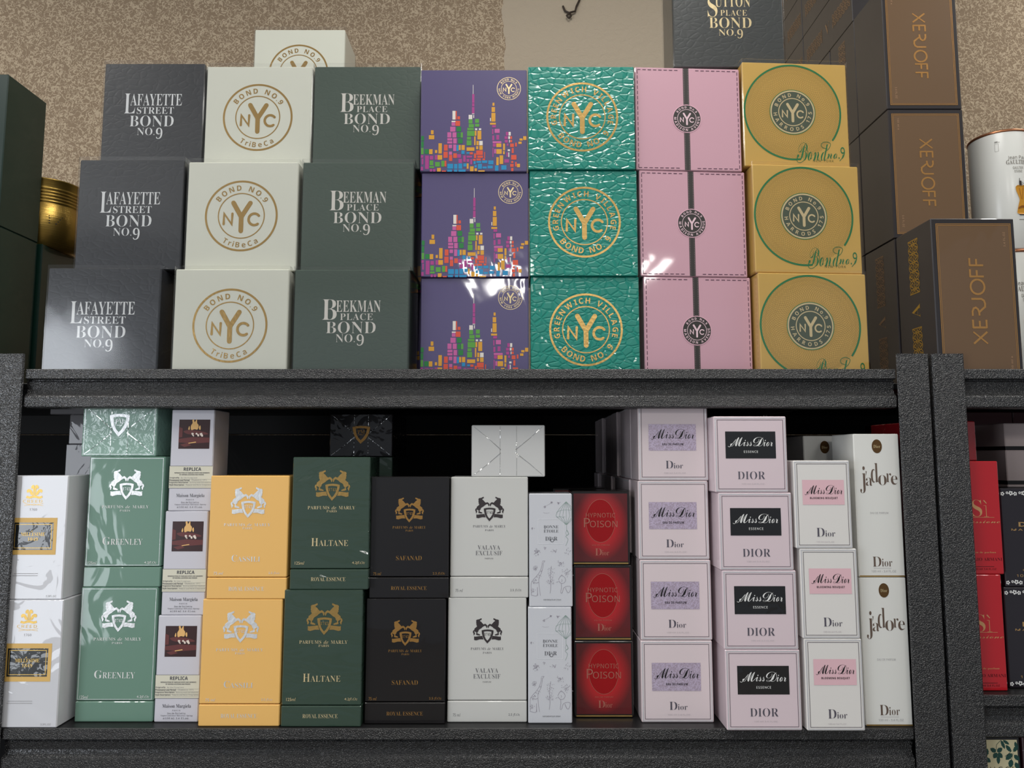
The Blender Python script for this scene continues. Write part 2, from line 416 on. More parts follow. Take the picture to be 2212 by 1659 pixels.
def post_mesh(x0, x1, yf, side, top):
    """angle-iron upright: front flange, and a side flange running back from its outer edge"""
    t, r = 0.0022, 0.0016; d = 0.036; s = 1 if yf < 1.2 else -1
    xa, xb = (x0, x0 + t) if side < 0 else (x1 - t, x1)
    if side < 0: prof = [(x0 + r, yf), (x1 - r, yf), (x1, yf + s * r), (x1, yf + s * t), (xb, yf + s * t), (xb, yf + s * d), (x0, yf + s * d), (x0, yf + s * r)]
    else: prof = [(x0 + r, yf), (x1 - r, yf), (x1, yf + s * r), (x1, yf + s * d), (xa, yf + s * d), (xa, yf + s * t), (x0, yf + s * t), (x0, yf + s * r)]
    n = len(prof); vs = [(x, y, 0) for x, y in prof] + [(x, y, top) for x, y in prof]
    fs = [(k, (k + 1) % n, n + (k + 1) % n, n + k) for k in range(n)]
    for base in (0, n):
        t2 = tessellate_polygon([[Vector((x, y, 0)) for x, y in prof]]); fs += [tuple(base + i for i in q) for q in t2]
    me = mesh('post', vs, fs)
    import bmesh
    bm = bmesh.new(); bm.from_mesh(me); bmesh.ops.recalc_face_normals(bm, faces=bm.faces[:]); bm.to_mesh(me); bm.free(); return me
PT = EYE + 0.1253
def unit(x0, x1, decks, label, pw=0.0395):
    u = empty('shelving_unit', ((x0 + x1) / 2, (FY + BY) / 2, 0)); inv = Matrix.Translation(-u.location)
    def p(name, me, mat): me.transform(inv); return part(name, me, mat, u)
    for (a, b, sd) in ((x0, x0 + pw, -1), (x1 - pw, x1, 1)):
        p('post', post_mesh(a, b, FY - 0.004, sd, PT), HAM); p('post', post_mesh(a, b, BY + 0.002, sd, PT), HAM)
    for z in decks:
        g = 0.0022
        p('beam', beam_mesh(x0 + pw + .0006, x1 - pw - .0006, z - .0015 if z != ZU else z + .0152), HAM); p('beam', back_beam(x0 + g + .001, x1 - g - .001, z), ink('back_beam_black', (12, 12, 12), 0.7))
        p('deck', box_mesh('deck', x0 + .003, x1 - .003, FY + (.0022 if z != ZU else .0090), BY - .004, z - (.012 if z != ZU else .008), z - .0003, .0008), DECK)
    p('rear_shade_panel', box_mesh('rear_shade_panel', x0 + .004, x1 - .004, BY - .0015, BY + .0005, decks[-1], ZU - .047, .0004), ink('rear_shade_black', (7, 7, 7), 0.85))  # black sheet added to darken the rear, where the wall only lies in shade
    return tag(u, label, 'shelf')
unit(-0.638, 0.5113, (ZU, ZL, 0.62), 'black hammered-metal shelving unit in the middle holding most of the perfume boxes')
unit(0.5152, 1.66, (ZU, ZR, EYE - 0.507, 0.4), 'black hammered-metal shelving unit right of the double upright, red boxes on it')
unit(-1.79, -0.6415, (ZU, ZL, 0.62), 'black metal shelving unit at the left edge carrying the tall dark green boxes')

# ------------------------------------------------------------------ palette
GOLD = foil('gold_foil', (196, 160, 96)); SILV = foil('silver_foil', (225, 226, 226), 0.45, 0.35); WHITE = ink('white_ink', (232, 232, 230), 0.45)
DARKM = foil('dark_metal_foil', (70, 64, 66), 0.5, 0.4); BLACK = ink('black_ink', (22, 20, 22), 0.45); GREYI = ink('grey_ink', (112, 112, 116), 0.5)
PALEG = foil('pale_gold_foil', (222, 202, 156), 0.5, 0.4); SLEEVE = clear_film('clear_sleeve_plastic', wstr=0.09, wscale=7, gain=1.7, haze=0.11)
GREENI = foil('green_foil', (44, 128, 78), 0.4, 0.4)

def carton(root, W, H, D, mat, name='carton', z0=0.0, r=0.0011):
    return part(name, box_mesh(name, -W / 2, W / 2, -D / 2, D / 2, z0, H, r), mat, root)
def sleeve(root, W, H, D, lip=0.004, g=0.0016):
    """open-ended clear plastic sleeve, a little taller than its carton"""
    import bmesh
    bm = bmesh.new(); c = 0.0014; x, y = W / 2 + g, D / 2 + g
    ring = [(-x + c, -y), (x - c, -y), (x, -y + c), (x, y - c), (x - c, y), (-x + c, y), (-x, y - c), (-x, -y + c)]
    rows = [[bm.verts.new((px, py, z)) for px, py in ring] for z in (0.0006, H + lip)]
    for k in range(8): bm.faces.new((rows[0][k], rows[0][(k + 1) % 8], rows[1][(k + 1) % 8], rows[1][k]))
    top = [bm.verts.new((px * (x - t) / x, py * (y - t) / y, H + lip)) for t in (0.0011,) for px, py in ring]
    for k in range(8): bm.faces.new((rows[1][k], rows[1][(k + 1) % 8], top[(k + 1) % 8], top[k]))
    me = bpy.data.meshes.new('clear_sleeve'); bm.to_mesh(me); bm.free()
    o = part('clear_sleeve', me, SLEEVE, root); return o

def place(root, items, first=True):
    """items: (x, front_y, z, yaw_deg, label, group); D is kept on the root"""
    out = []
    for i, (x, fy, z, yaw, label, group) in enumerate(items):
        o = root if (i == 0 and first) else copy_tree(root)
        a = R(yaw); d = root['half_depth']
        o.location = (x - d * math.sin(a), fy + d * math.cos(a), z); o.rotation_euler = (0, 0, a)
        tag(o, label, 'perfume box', group); out.append(o)
    return out
def proto(D, name='perfume_box'):
    o = empty(name); o['half_depth'] = D / 2; return o
TIER3 = ('bottom', 'middle', 'top')

# ================================================================== UPPER SHELF
# --- black reptile-grain boxes, silver lettering
W, H, D = 0.1358, 0.1465, 0.078
b = proto(D); carton(b, W, H, D, card('black_reptile_card', (36, 38, 43), 0.42, croc=0.10, spec=0.5))
a = Art(W, H)
a.text('L', 'serif', .212, .292, .322, .483, -0.012); a.text('AFAYETTE', 'serif', .270, .294, .785, .407, -0.008); a.text('STREET', 'serif', .340, .423, .708, .488, -0.01)
a.text('BOND', 'serif', .273, .504, .712, .61, -0.02); a.text('NO.', 'serif', .352, .622, .527, .693, -0.02); a.text('9', 'serif', .540, .622, .605, .728, -0.02)
a.build('lettering', ink('silver_ink', (214, 216, 216), 0.4), b, 'front', D=D); sleeve(b, W, H, D)
g = 'black reptile-grain boxes in the first upper stack'
lf = place(b, [(-.5150, .9185, ZU, 0, 'black reptile-grain box with silver lettering, bottom of its stack beside the dark green boxes', g),
          (-.4955, .934, ZU + .1480, 0, 'black reptile-grain box with silver lettering, middle of its stack, in front of the gold tin', g),
          (-.4865, .963, ZU + .2960, 0, 'black reptile-grain box with silver lettering, top of its stack against the speckled wall', g)])
lf[0].scale = (1.045, 1, 1)

# --- white boxes with a gold ring monogram
W, H, D = 0.1430, 0.1450, 0.078
b = proto(D); carton(b, W, H, D, card('ivory_card', (206, 207, 194), 0.5, spec=0.35))
a = Art(W, H); Rr = .330 * W; cx, cy = .495, .497
a.ring(cx, cy, Rr, Rr * .945); a.ring(cx, cy, Rr * .645, Rr * .615)
a.arc('BOND NO.9', 'sansb', cx, cy, Rr * .79, 143, 35, Rr * .15); a.arc('TriBeCa', 'sansb', cx, cy, Rr * .815, -121, -60, Rr * .15, False, -0.01)
nyc(a, cx, cy, Rr); a.build('gold_emblem', GOLD, b, 'front', D=D); sleeve(b, W, H, D)
g = 'white boxes with gold ring emblems'
place(b, [(-.3535, .9185, ZU, 0, 'ivory box with gold ring emblem, bottom of its stack on the upper shelf', g),
          (-.3500, .934, ZU + .1466, 0, 'ivory box with gold ring emblem, middle of its stack on the upper shelf', g),
          (-.3435, .963, ZU + .2932, 0, 'ivory box with gold ring emblem, third up, its foot behind the sleeve below', g),
          (-.3370, 1.118, ZU + .4398, 0, 'ivory box standing highest at the back, its emblem half hidden by the front stack', g)] +
         [(-.3370, 1.118, ZU + .1466 * k, 0, 'ivory box hidden behind the front ivory stack', 'ivory boxes hidden behind the front stack') for k in range(3)])

# --- dark green-grey boxes
W, H, D = 0.1445, 0.1450, 0.078
b = proto(D); carton(b, W, H, D, card('slate_green_card', (64, 78, 69), 0.45, croc=0.09, spec=0.45))
a = Art(W, H)
a.text('B', 'serif', .247, .264, .374, .444, -0.012); a.text('EEKMAN', 'serif', .368, .272, .757, .376, -0.008); a.text('PLACE', 'serif', .404, .388, .690, .447, -0.01, 1.1)
a.text('BOND', 'serif', .283, .46, .716, .564, -0.02); a.text('NO.', 'serif', .370, .571, .537, .642, -0.02); a.text('9', 'serif', .552, .571, .615, .671, -0.02)
a.build('lettering', ink('warm_silver_ink', (206, 202, 194), 0.4), b, 'front', D=D); sleeve(b, W, H, D)
g = 'slate green boxes with silver lettering'
place(b, [(-.2028, .921, ZU, 0, 'slate green box with silver lettering, bottom of its stack left of the purple skyline boxes', g),
          (-.2005, .935, ZU + .1466, 0, 'slate green box with silver lettering, middle of its stack left of the purple skyline boxes', g),
          (-.1965, .963, ZU + .2932, 0, 'slate green box with silver lettering, top of its stack left of the purple skyline boxes', g)])

# --- purple boxes with a city skyline of coloured blocks
W, H, D = 0.1395, 0.1393, 0.070
b = proto(D); carton(b, W, H, D, card('purple_foil_card', (80, 72, 112), 0.36, film=1.0, wscale=9, wstr=0.22))
PC = {'g': (84, 150, 62), 'd': (38, 120, 62), 'o': (206, 150, 52), 'r': (206, 82, 60), 'p': (186, 92, 150), 'b': (36, 132, 180), 'w': (214, 208, 200), 'm': (160, 62, 130)}
SK = [('w',510,738,552,866),('r',554,740,570,866),('r',580,818,616,862),('w',498,884,552,902),('p',498,904,548,956),('r',552,884,618,958),('p',480,970,552,1042),('d',570,970,634,1042),
 ('p',440,1052,496,1128),('p',512,1052,566,1128),('g',628,1052,658,1130),('d',576,1060,622,1130),('p',440,1138,510,1174),('p',440,1184,510,1216),('p',524,1140,572,1216),('d',592,1142,656,1214),
 ('w',796,354,803,490),('m',786,492,818,620),('m',786,626,818,672),('m',784,680,820,776),('w',784,776,818,786),('w',738,796,790,860),('w',804,796,816,842),('g',738,864,792,924),('g',830,856,884,914),('g',740,932,812,980),('g',828,928,888,970),
 ('g',722,986,812,1022),('g',718,1030,822,1108),('o',826,1030,850,1102),('w',830,994,860,1020),('w',884,994,916,1020),('o',864,1028,918,1156),('g',716,1118,772,1160),('o',818,1112,838,1240),('g',712,1168,780,1244),('o',850,1178,882,1242),('w',890,1178,938,1240),
 ('o',1074,618,1102,664),('o',1062,682,1110,756),('o',1060,768,1116,896),('w',1040,842,1052,890),('o',1040,912,1122,940),('m',1070,946,1122,982),('m',1070,1004,1088,1080),('p',1106,1002,1176,1062),('m',1130,1090,1170,1158),('m',1072,1098,1100,1170),
 ('p',1078,1182,1200,1210),('o',1130,1214,1200,1268),('m',1080,1214,1124,1262),('o',1130,1296,1206,1366),('m',1076,1276,1090,1412),('p',1100,1296,1126,1360),('o',1224,1216,1252,1316),('o',1224,1326,1248,1372),
 ('m',1264,1046,1298,1100),('w',1302,1046,1332,1100),('m',1246,1110,1290,1150),('w',1298,1110,1322,1148),('r',1326,1110,1352,1150),('m',1248,1162,1290,1204),('w',1310,1162,1320,1200),('r',1324,1164,1352,1198),('m',1276,1216,1300,1250),('r',1324,1216,1376,1268),('r',1394,1204,1418,1260),
 ('w',1290,1300,1322,1326),('m',1272,1344,1292,1410),('w',1298,1344,1312,1412),('r',1346,1282,1374,1356),('r',1338,1382,1412,1452),('o',1440,1188,1486,1222),('o',1456,1142,1500,1174),('o',1508,1110,1552,1164),
 ('d',72,1106,112,1176),('o',208,1022,246,1082),('o',180,1094,256,1154),('d',72,1186,108,1272),('g',72,1280,108,1372),('d',122,1298,182,1366),('o',186,1298,234,1370),('o',268,1310,300,1354),('o',316,1212,364,1362),('r',394,1232,446,1320),('p',460,1232,508,1284),('p',524,1230,566,1326),('b',570,1238,600,1326),('o',602,1238,630,1312),('o',640,1238,686,1310),
 ('o',712,1272,822,1322),('o',846,1254,876,1300),('o',890,1246,938,1308),('r',388,1334,448,1424),('p',464,1334,508,1378),('r',466,1382,512,1470),('r',526,1358,576,1426),('m',580,1370,632,1424),('b',640,1316,684,1368),('b',712,1342,752,1366),('r',756,1342,800,1374),('r',848,1316,940,1384),('r',816,1360,844,1424),('r',960,1340,972,1430),
 ('m',72,1384,104,1424),('m',132,1392,184,1586),('m',196,1394,244,1450),('m',268,1384,304,1450),('o',306,1382,370,1450),('g',196,1462,246,1532),('g',272,1484,338,1552),('g',358,1466,402,1552),('r',404,1466,430,1550),('m',84,1434,106,1520),('m',600,1440,648,1500),('m',666,1390,700,1482),('m',712,1394,790,1422),('r',864,1392,942,1424),('r',816,1392,848,1430),
 ('b',444,1510,524,1582),('b',538,1512,584,1582),('b',598,1504,652,1582),('b',668,1504,712,1552),('o',716,1504,742,1582),('m',714,1440,748,1482),('m',764,1442,792,1520),('r',802,1440,840,1466),('r',852,1434,912,1462),('r',936,1434,972,1458),('b',812,1470,840,1516),('b',852,1468,918,1498),('b',930,1462,1002,1500),('b',1018,1462,1090,1520),('b',872,1510,928,1584),('b',936,1550,996,1580),('b',824,1528,856,1566),
 ('o',1130,1414,1164,1530),('o',1176,1388,1226,1514),('m',1242,1444,1308,1494),('b',1008,1536,1080,1578),('b',1112,1534,1160,1612),('b',1200,1532,1272,1596),('r',1338,1470,1368,1500),('r',1394,1484,1416,1550),('r',1326,1512,1372,1556),('r',1338,1570,1370,1616),('o',1420,1510,1462,1560),
 ('g',192,1544,258,1572),('m',200,1586,232,1622),('m',244,1586,278,1622),('o',300,1570,352,1622),('r',366,1608,424,1624),('b',442,1592,510,1624),('b',538,1592,584,1624),('b',598,1592,700,1624),('o',762,1548,812,1618),('o',826,1576,858,1616),('o',876,1606,968,1624),('m',72,1552,104,1606)]
a = Art(W, H); cols = []
for key in PC:
    for (c, x0, y0, x1, y1) in SK:
        if c == key: a.rect((x0 - 62) / 1498, (y0 - 130) / 1494, (x1 - 62) / 1498, (y1 - 130) / 1494); cols.append(key)
sk = a.build('skyline_print', ink('block_g', PC['g'], 0.35, 0.1), b, 'front', D=D)
for key in list(PC)[1:]: sk.data.materials.append(ink('block_' + key, PC[key], 0.35, 0.1))
for p, key in zip(sk.data.polygons, cols): p.material_index = list(PC).index(key)
a = Art(W, H); Rr = .113 * W; cx, cy = .83, .187
a.ring(cx, cy, Rr, Rr * .955); a.ring(cx, cy, Rr * .66, Rr * .625); nyc(a, cx, cy, Rr * .98)
a.arc('BOND No.9', 'sansb', cx, cy, Rr * .80, 140, 40, Rr * .16); a.arc('NEW YORK NIGHTS', 'sansb', cx, cy, Rr * .80, -176, -4, Rr * .15, False)
a.build('gold_emblem', PALEG, b, 'front', D=D)
g = 'purple boxes with a coloured block skyline'
place(b, [(-.0482, .941, ZU, 0, 'purple box with coloured block skyline, bottom of its stack', g), (-.0482, .938, ZU + .1395, 0, 'purple box with coloured block skyline, middle of its stack', g),
          (-.0502, .935, ZU + .2790, 0, 'purple box with coloured block skyline, top of its stack', g)] +
         [(-.0780, 1.030, ZU + .1395 * k, 0, 'purple box added behind, its sliver standing in for the violet sleeve reflection beside the slate green boxes, %s' % TIER3[k], 'purple boxes added behind the front stack') for k in range(3)])  # rear purple stack added to hide the wall; sliver stands for a sleeve reflection

# --- turquoise reptile-grain boxes
W, H, D = 0.1400, 0.1408, 0.070
b = proto(D); carton(b, W, H, D, card('turquoise_reptile_card', (10, 128, 112), 0.36, film=0.75, croc=0.42))
a = Art(W, H); Rr = .338 * W; cx, cy = .508, .492
a.ring(cx, cy, Rr, Rr * .945); a.ring(cx, cy, Rr * .65, Rr * .62); nyc(a, cx, cy, Rr * 1.02)
a.arc('GREENWICH VILLAGE', 'sansb', cx, cy, Rr * .80, 193, -12, Rr * .155); a.arc('BOND NO. 9', 'sansb', cx, cy, Rr * .80, -137, -36, Rr * .165, False)
a.build('gold_emblem', GOLD, b, 'front', D=D)
g = 'turquoise boxes with gold ring emblems'
place(b, [(.0940, .941, ZU, 0, 'turquoise reptile-grain box with gold ring emblem, bottom of its stack', g), (.0930, .938, ZU + .1410, 0, 'turquoise reptile-grain box with gold ring emblem, middle of its stack', g),
          (.0912, .935, ZU + .2820, 0, 'turquoise reptile-grain box with gold ring emblem, top of its stack', g)])

# --- pink boxes with a black ribbon stripe
W, H, D = 0.1415, 0.1423, 0.070
b = proto(D); carton(b, W, H, D, card('pink_card', (198, 154, 167), 0.42, film=1.0, wscale=7, wstr=0.16))
a = Art(W, H)
for k in range(19):
    t0 = .022 + k * .0505; t1 = t0 + .033
    if t1 < .99:
        if not .42 < (t0 + t1) / 2 < .56: a.rect(t0, .022, t1, .029); a.rect(t0, .973, t1, .980)
        a.rect(.020, t0 + .01, .0265, t1 + .01); a.rect(.9735, t0 + .01, .980, t1 + .01)
a.build('stitching_print', ink('plum_ink', (84, 50, 70), 0.5), b, 'front', D=D)
a = Art(W, H); a.rect(.458, .004, .513, .996); rs = a.build('ribbon_stripe', ink('ribbon_black', (52, 49, 47), 0.55), b, 'front', D=D)
a = Art(W, H)
for k in range(60):
    y = .012 + k * .0165
    for x in (.4645, .5035): a.rect(x, y, x + .003, y + .009)
a.build('ribbon_stitching', ink('pink_grey_ink', (150, 128, 132), 0.5), rs, 'front', 0.0005, D=D)
a = Art(W, H); Rr = .130 * W; cx, cy = .487, .497; a.disc(cx, cy, Rr * 1.06); a.build('emblem_border', ink('pink_ink', (214, 168, 182), 0.45), b, 'front', 0.0006, D=D)
a = Art(W, H); a.disc(cx, cy, Rr); ed = a.build('emblem_disc', ink('ribbon_black', (52, 49, 47), 0.55), b, 'front', 0.0008, D=D)
a = Art(W, H); a.ring(cx, cy, Rr * .70, Rr * .665); nyc(a, cx, cy, Rr * 1.02)
a.arc('BOND No.9', 'sansb', cx, cy, Rr * .85, 143, 37, Rr * .16); a.arc('MADISON AVENUE', 'sansb', cx, cy, Rr * .85, -180, 8, Rr * .17, False)
a.build('emblem_lettering', ink('pink_silver_ink', (220, 190, 198), 0.4), ed, 'front', 0.0010, D=D)
g = 'pink boxes with a black ribbon stripe'
place(b, [(.2415, .949, ZU, 3.0, 'pink box with black ribbon stripe and round emblem, bottom of its stack', g), (.2380, .948, ZU + .1425, 3.0, 'pink box with black ribbon stripe and round emblem, middle of its stack', g),
          (.2345, .947, ZU + .2850, 2.5, 'pink box with black ribbon stripe and round emblem, top of its stack', g)])

# --- gold boxes with an engine-turned rosette
W, H, D = 0.1428, 0.1448, 0.070
b = proto(D); carton(b, W, H, D, card('gold_card', (202, 164, 84), 0.42, film=0.4, wscale=7, wstr=0.15))
a = Art(W, H); cx, cy, RG = .468, .475, .462 * W; c = a.P(cx, cy); N = 92
for k in range(N):
    for s in (-1, 1):
        q = []
        for j in range(7):
            t = j / 6; r = RG * (.45 + .53 * t); th = 2 * PI * k / N + s * .62 * t * t; q.append((c[0] + r * math.cos(th), c[1] + r * math.sin(th)))
        a.stroke(q, .00022)
a.build('rosette_print', ink('rosette_brown', (142, 112, 40), 0.5), b, 'front', D=D)
a = Art(W, H); a.ring(cx, cy, RG * 1.012, RG * .975, -36, 278, 90); a.ring(cx, cy, RG * .475, RG * .462)
a.build('green_ring', GREENI, b, 'front', 0.0005, D=D)
a = Art(W, H); Rr = .213 * W; a.disc(cx, cy, Rr); a.build('emblem_border', PALEG, b, 'front', 0.0006, D=D)
a = Art(W, H); a.disc(cx, cy, Rr * .935); ed = a.build('emblem_disc', ink('emblem_green_grey', (74, 84, 68), 0.45), b, 'front', 0.0008, D=D)
a = Art(W, H); a.ring(cx, cy, Rr * .645, Rr * .605); nyc(a, cx, cy, Rr * .97)
a.arc('BOND No.9', 'sansb', cx, cy, Rr * .785, 156, 28, Rr * .165); a.arc('HARRODS 175', 'sansb', cx, cy, Rr * .785, -172, -2, Rr * .165, False)
a.build('emblem_lettering', PALEG, ed, 'front', 0.0010, D=D)
a = Art(W, H); a.text('Bond', 'script', .495, .765, .795, .935, -0.022); a.text('no.9', 'script', .78, .80, .955, .915, -0.022)
a.fcurve([(.50, .90), (.49, .93), (.505, .955), (.54, .95), (.58, .91), (.60, .86), (.585, .82), (.56, .80)], .0007)
a.fcurve([(.76, .85), (.80, .82), (.82, .775), (.79, .755), (.75, .76), (.73, .785), (.745, .81), (.79, .82)], .0007)
a.fcurve([(.935, .875), (.925, .905), (.90, .935)], .0008)
a.build('script_lettering', GREENI, b, 'front', 0.0006, D=D)
a = Art(W, H); a.text('NEW YORK', 'sans', .645, .925, .845, .948, 0, 1.3); a.build('small_lettering', ink('green_brown_ink', (96, 100, 46), 0.5), b, 'front', 0.0006, D=D)
sleeve(b, W, H, D)
g = 'gold boxes with engine-turned rosettes'
place(b, [(.3880, .940, ZU, 3.5, 'gold box with engine-turned rosette and dark emblem, bottom of its stack', g), (.3865, .944, ZU + .1462, 3.5, 'gold box with engine-turned rosette and dark emblem, middle of its stack', g),
          (.3805, .953, ZU + .2924, 3.0, 'gold box with engine-turned rosette and dark emblem, top of its stack', g)])

# --- charcoal box on top of the pink and gold stacks
W, H, D = 0.1510, 0.1560, 0.066
b = proto(D); carton(b, W, H, D, card('charcoal_reptile_card', (54, 57, 57), 0.45, croc=0.12))
a = Art(W, H)
a.text('S', 'serif', .315, .34, .405, .534, -0.012); a.text('UTTON', 'serif', .385, .34, .705, .44, -0.01); a.text('PLACE', 'serif', .430, .468, .672, .522, -0.012, 1.1)
a.text('BOND', 'serif', .325, .537, .712, .637, -0.02); a.text('NO.', 'serif', .410, .648, .565, .708, -0.02); a.text('9', 'serif', .578, .648, .630, .732, -0.02)
a.build('lettering', PALEG, b, 'front', D=D); sleeve(b, W, H, D)
place(b, [(.2975, .966, ZU + .4386, 0, 'charcoal box with pale gold lettering standing on top of the pink and gold stacks', None)])

# --- brown boxes in dark frames, name set vertically
W, H, D = 0.1058, 0.1990, 0.085
DK = card('aubergine_black_card', (38, 34, 36), 0.4, film=0.7, wscale=12, wstr=0.25)
def filigree(a, x0, x1, y0, y1):
    (ax, ay), (bx, by) = a.P(x0, y0), a.P(x1, y1); w = bx - ax; n = max(2, round((ay - by) / (w * .5))); st = (ay - by) / n
    for k in range(n + 1):
        for j in (0, 1):
            cx = ax + w * (.25 + .5 * j); cyy = ay - st * k; r = st * .52
            q = [(cx + r * math.cos(2 * PI * t / 12), min(ay, max(by, cyy + r * math.sin(2 * PI * t / 12)))) for t in range(13)]
            a.stroke(q, w * .045)
            q = [(cx + r * .45 * math.cos(2 * PI * t / 4), min(ay, max(by, cyy + r * .5 * math.sin(2 * PI * t / 4)))) for t in range(5)]
            a.stroke(q, w * .04)
    for k in range(n):
        a.stroke([(ax, ay - st * k), (ax + w / 2, ay - st * (k + .5)), (bx, ay - st * k)], w * .035); a.stroke([(ax, ay - st * (k + 1)), (ax + w / 2, ay - st * (k + .5)), (bx, ay - st * (k + 1))], w * .035)
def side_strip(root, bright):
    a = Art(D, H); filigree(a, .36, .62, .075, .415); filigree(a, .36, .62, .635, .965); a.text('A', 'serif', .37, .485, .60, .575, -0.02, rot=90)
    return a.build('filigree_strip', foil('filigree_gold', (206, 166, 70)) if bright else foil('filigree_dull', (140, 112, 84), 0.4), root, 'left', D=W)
def brown_front(b):
    a = Art(W, H); a.rect(.058, .033, .952, .965); a.build('front_panel', card('brown_panel_card', (104, 79, 54), 0.38, film=0.9, wscale=10, wstr=0.22), b, 'front', D=D)
    a = Art(W, H); a.frame(.056, .032, .954, .966, .0007); a.frame(.076, .043, .934, .955, .0005)
    G = [(-82, 0)]; sx = lambda f: f
    # XERJOFF drawn in strokes, reading upwards
    def L(pts, w=.0024): a.fstroke([(.432 + .165 * y, .765 - .525 * x) for x, y in pts], w)
    L([(.0, 0.0), (.135, 1.0)]); L([(.135, 0.0), (.0, 1.0)], .0018)
    L([(.185, 0), (.185, 1)]); L([(.178, .02), (.275, .02)]); L([(.178, .5), (.262, .5)], .0024); L([(.178, .98), (.275, .98)])
    L([(.318, .03), (.37, .03), (.405, .12), (.415, .28), (.395, .43), (.36, .5), (.322, .52)]); L([(.36, .5), (.43, 1.0)]); 
    L([(.515, 0), (.515, .72), (.495, .9), (.46, .97), (.43, .95)])
    L([(.655 + .085 * math.cos(2 * PI * t / 20), .5 + .5 * math.sin(2 * PI * t / 20)) for t in range(21)])
    for x in (.775, .905): L([(x, 0), (x, 1)]); L([(x - .007, .02), (x + .085, .02)]); L([(x - .007, .5), (x + .075, .5)], .0024)
    a.build('gold_lettering', foil('copper_gold_foil', (214, 160, 96)), b, 'front', 0.0006, D=D)
    a = Art(W, H); a.text('3.4 FL.OZ', 'sans', .855, .085, .880, .175, 0, 1.3, 90); a.text('100 ml e', 'sans', .855, .84, .880, .93, 0, 1.2, 90)
    a.build('small_lettering', ink('pale_brown_ink', (176, 140, 108), 0.5), b, 'front', 0.0006, D=D)
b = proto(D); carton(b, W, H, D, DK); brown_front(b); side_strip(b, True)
xc = .5300 + W / 2; S1, S2 = 1.055, .935; H1, H2 = H * S1 + .0003, H * S2 + .0003
place(b, [(.5310 + W / 2, .9155, ZU, 0, 'brown-fronted box in black frame, nearest, standing just behind the double upright', 'brown-fronted boxes with vertical gold name')])
b.scale = (1, 1, S1)
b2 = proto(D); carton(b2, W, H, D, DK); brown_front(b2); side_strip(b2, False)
def flipped(x, fy, z, label):
    o = copy_tree(b2) if b2.get('label') else b2
    o.location = (x, fy + D / 2, z + H * S2); o.rotation_euler = (0, PI, 0); o.scale = (1, 1, S2); tag(o, label, 'perfume box', 'brown-fronted boxes with vertical gold name'); return o
flipped(xc - .0005, 1.002, ZU + H1, 'brown-fronted box with name reading downwards, second tier, beside the white tins')
flipped(xc - .001, 1.002, ZU + H1 + H2, 'brown-fronted box with name reading downwards, third tier, cut by the top of the picture')
# rear boxes of the same kind: only their left sides show
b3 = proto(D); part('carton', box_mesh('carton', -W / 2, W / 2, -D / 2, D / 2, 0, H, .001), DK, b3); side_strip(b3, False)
gs = 'aubergine-black boxes stacked behind the brown-fronted boxes'; first = True
ORDN = ('second', 'third', 'fourth', 'fifth', 'sixth')
for t, z, sc in ((0, ZU, S1), (1, ZU + H1, S2), (2, ZU + H1 + H2, S2)):
    for k in range(1, 6 if t == 0 else 5):
        o = b3 if first else copy_tree(b3); first = False
        o.location = (xc, (1.003 if t == 0 else 1.0895) + .0875 * (k - 1) + D / 2, z); o.scale = (1, 1, sc)
        tag(o, 'aubergine-black box in the %s tier, %s from the front behind the brown-fronted boxes' % (('bottom', 'second', 'third')[t], ORDN[k - 1]), 'perfume box', gs)
for t in range(3):
    for k in range(2):
        o = copy_tree(b3); o.rotation_euler = (R(-90), 0, 0); o.scale = (1, 1, .95); o.location = (xc, 1.092 + .191 * k, ZU + H1 + 2 * H2 + D / 2 + .0852 * t + .0002)
        tag(o, 'aubergine-black box lying flat on the standing ones, %s layer, %s' % (('lowest', 'second', 'third')[t], ('nearer end', 'farther end')[k]), 'perfume box', 'aubergine-black boxes lying on their backs')

# --- tall dark green boxes at the left edge
W, H, D = 0.105, 0.2010, 0.079
b = proto(D); carton(b, W, H, D, card('bottle_green_card', (10, 40, 32), 0.35, film=0.45, wscale=9, wstr=0.35))
gx = -.652 - W / 2
place(b, [(gx, .916, ZU, 0, 'tall dark bottle-green box at the left edge, lower of the two nearest', 'bottle-green boxes at the left edge'),
          (gx, .916, ZU + .2012, 0, 'tall dark bottle-green box at the left edge, stacked on the other', 'bottle-green boxes at the left edge'),
          (gx + .005, .9975, ZU, 0, 'dark bottle-green box second in the row, carrying the gold tin', 'bottle-green boxes at the left edge')])

# --- tins (turned bodies)
def lathe(name, prof, mat, parent, n=64):
    vs, fs = [], []
    for r, z in prof:
        for k in range(n): vs.append((r * math.cos(2 * PI * k / n), r * math.sin(2 * PI * k / n), z))
    for i in range(len(prof) - 1):
        for k in range(n): fs.append((i * n + k, i * n + (k + 1) % n, (i + 1) * n + (k + 1) % n, (i + 1) * n + k))
    me = mesh(name, vs, fs)
    for p in me.polygons: p.use_smooth = True
    return part(name, me, mat, parent)
t = NT('brushed_gold_tin'); setp(t.b, lin((178, 146, 74)), 0.32, 0.9)
v = t.coord((1, 1, 60)); nz = t.noise(v, 18, 2); t.l(t.bump(nz.outputs['Fac'], 0.25, 0.001), t.b.inputs['Normal'])
tin = empty('gold_tin', (-.673, 1.043, ZU + .2012)); rr = .0445
prof = [(0, 0), (rr, 0), (rr, .060)]
for k in range(5): prof += [(rr - .0012, .0612 + k * .0045), (rr - .0012, .0622 + k * .0045), (rr + .0004, .0632 + k * .0045), (rr + .0004, .0652 + k * .0045)]
prof += [(rr, .0845), (rr + .0008, .0855), (rr + .0008, .094), (rr + .0016, .0946), (rr + .0016, .096), (rr - .003, .096), (rr - .004, .0935), (0, .0935)]
lathe('tin_body', prof, t.m, tin)
a = Art(.28, .10)
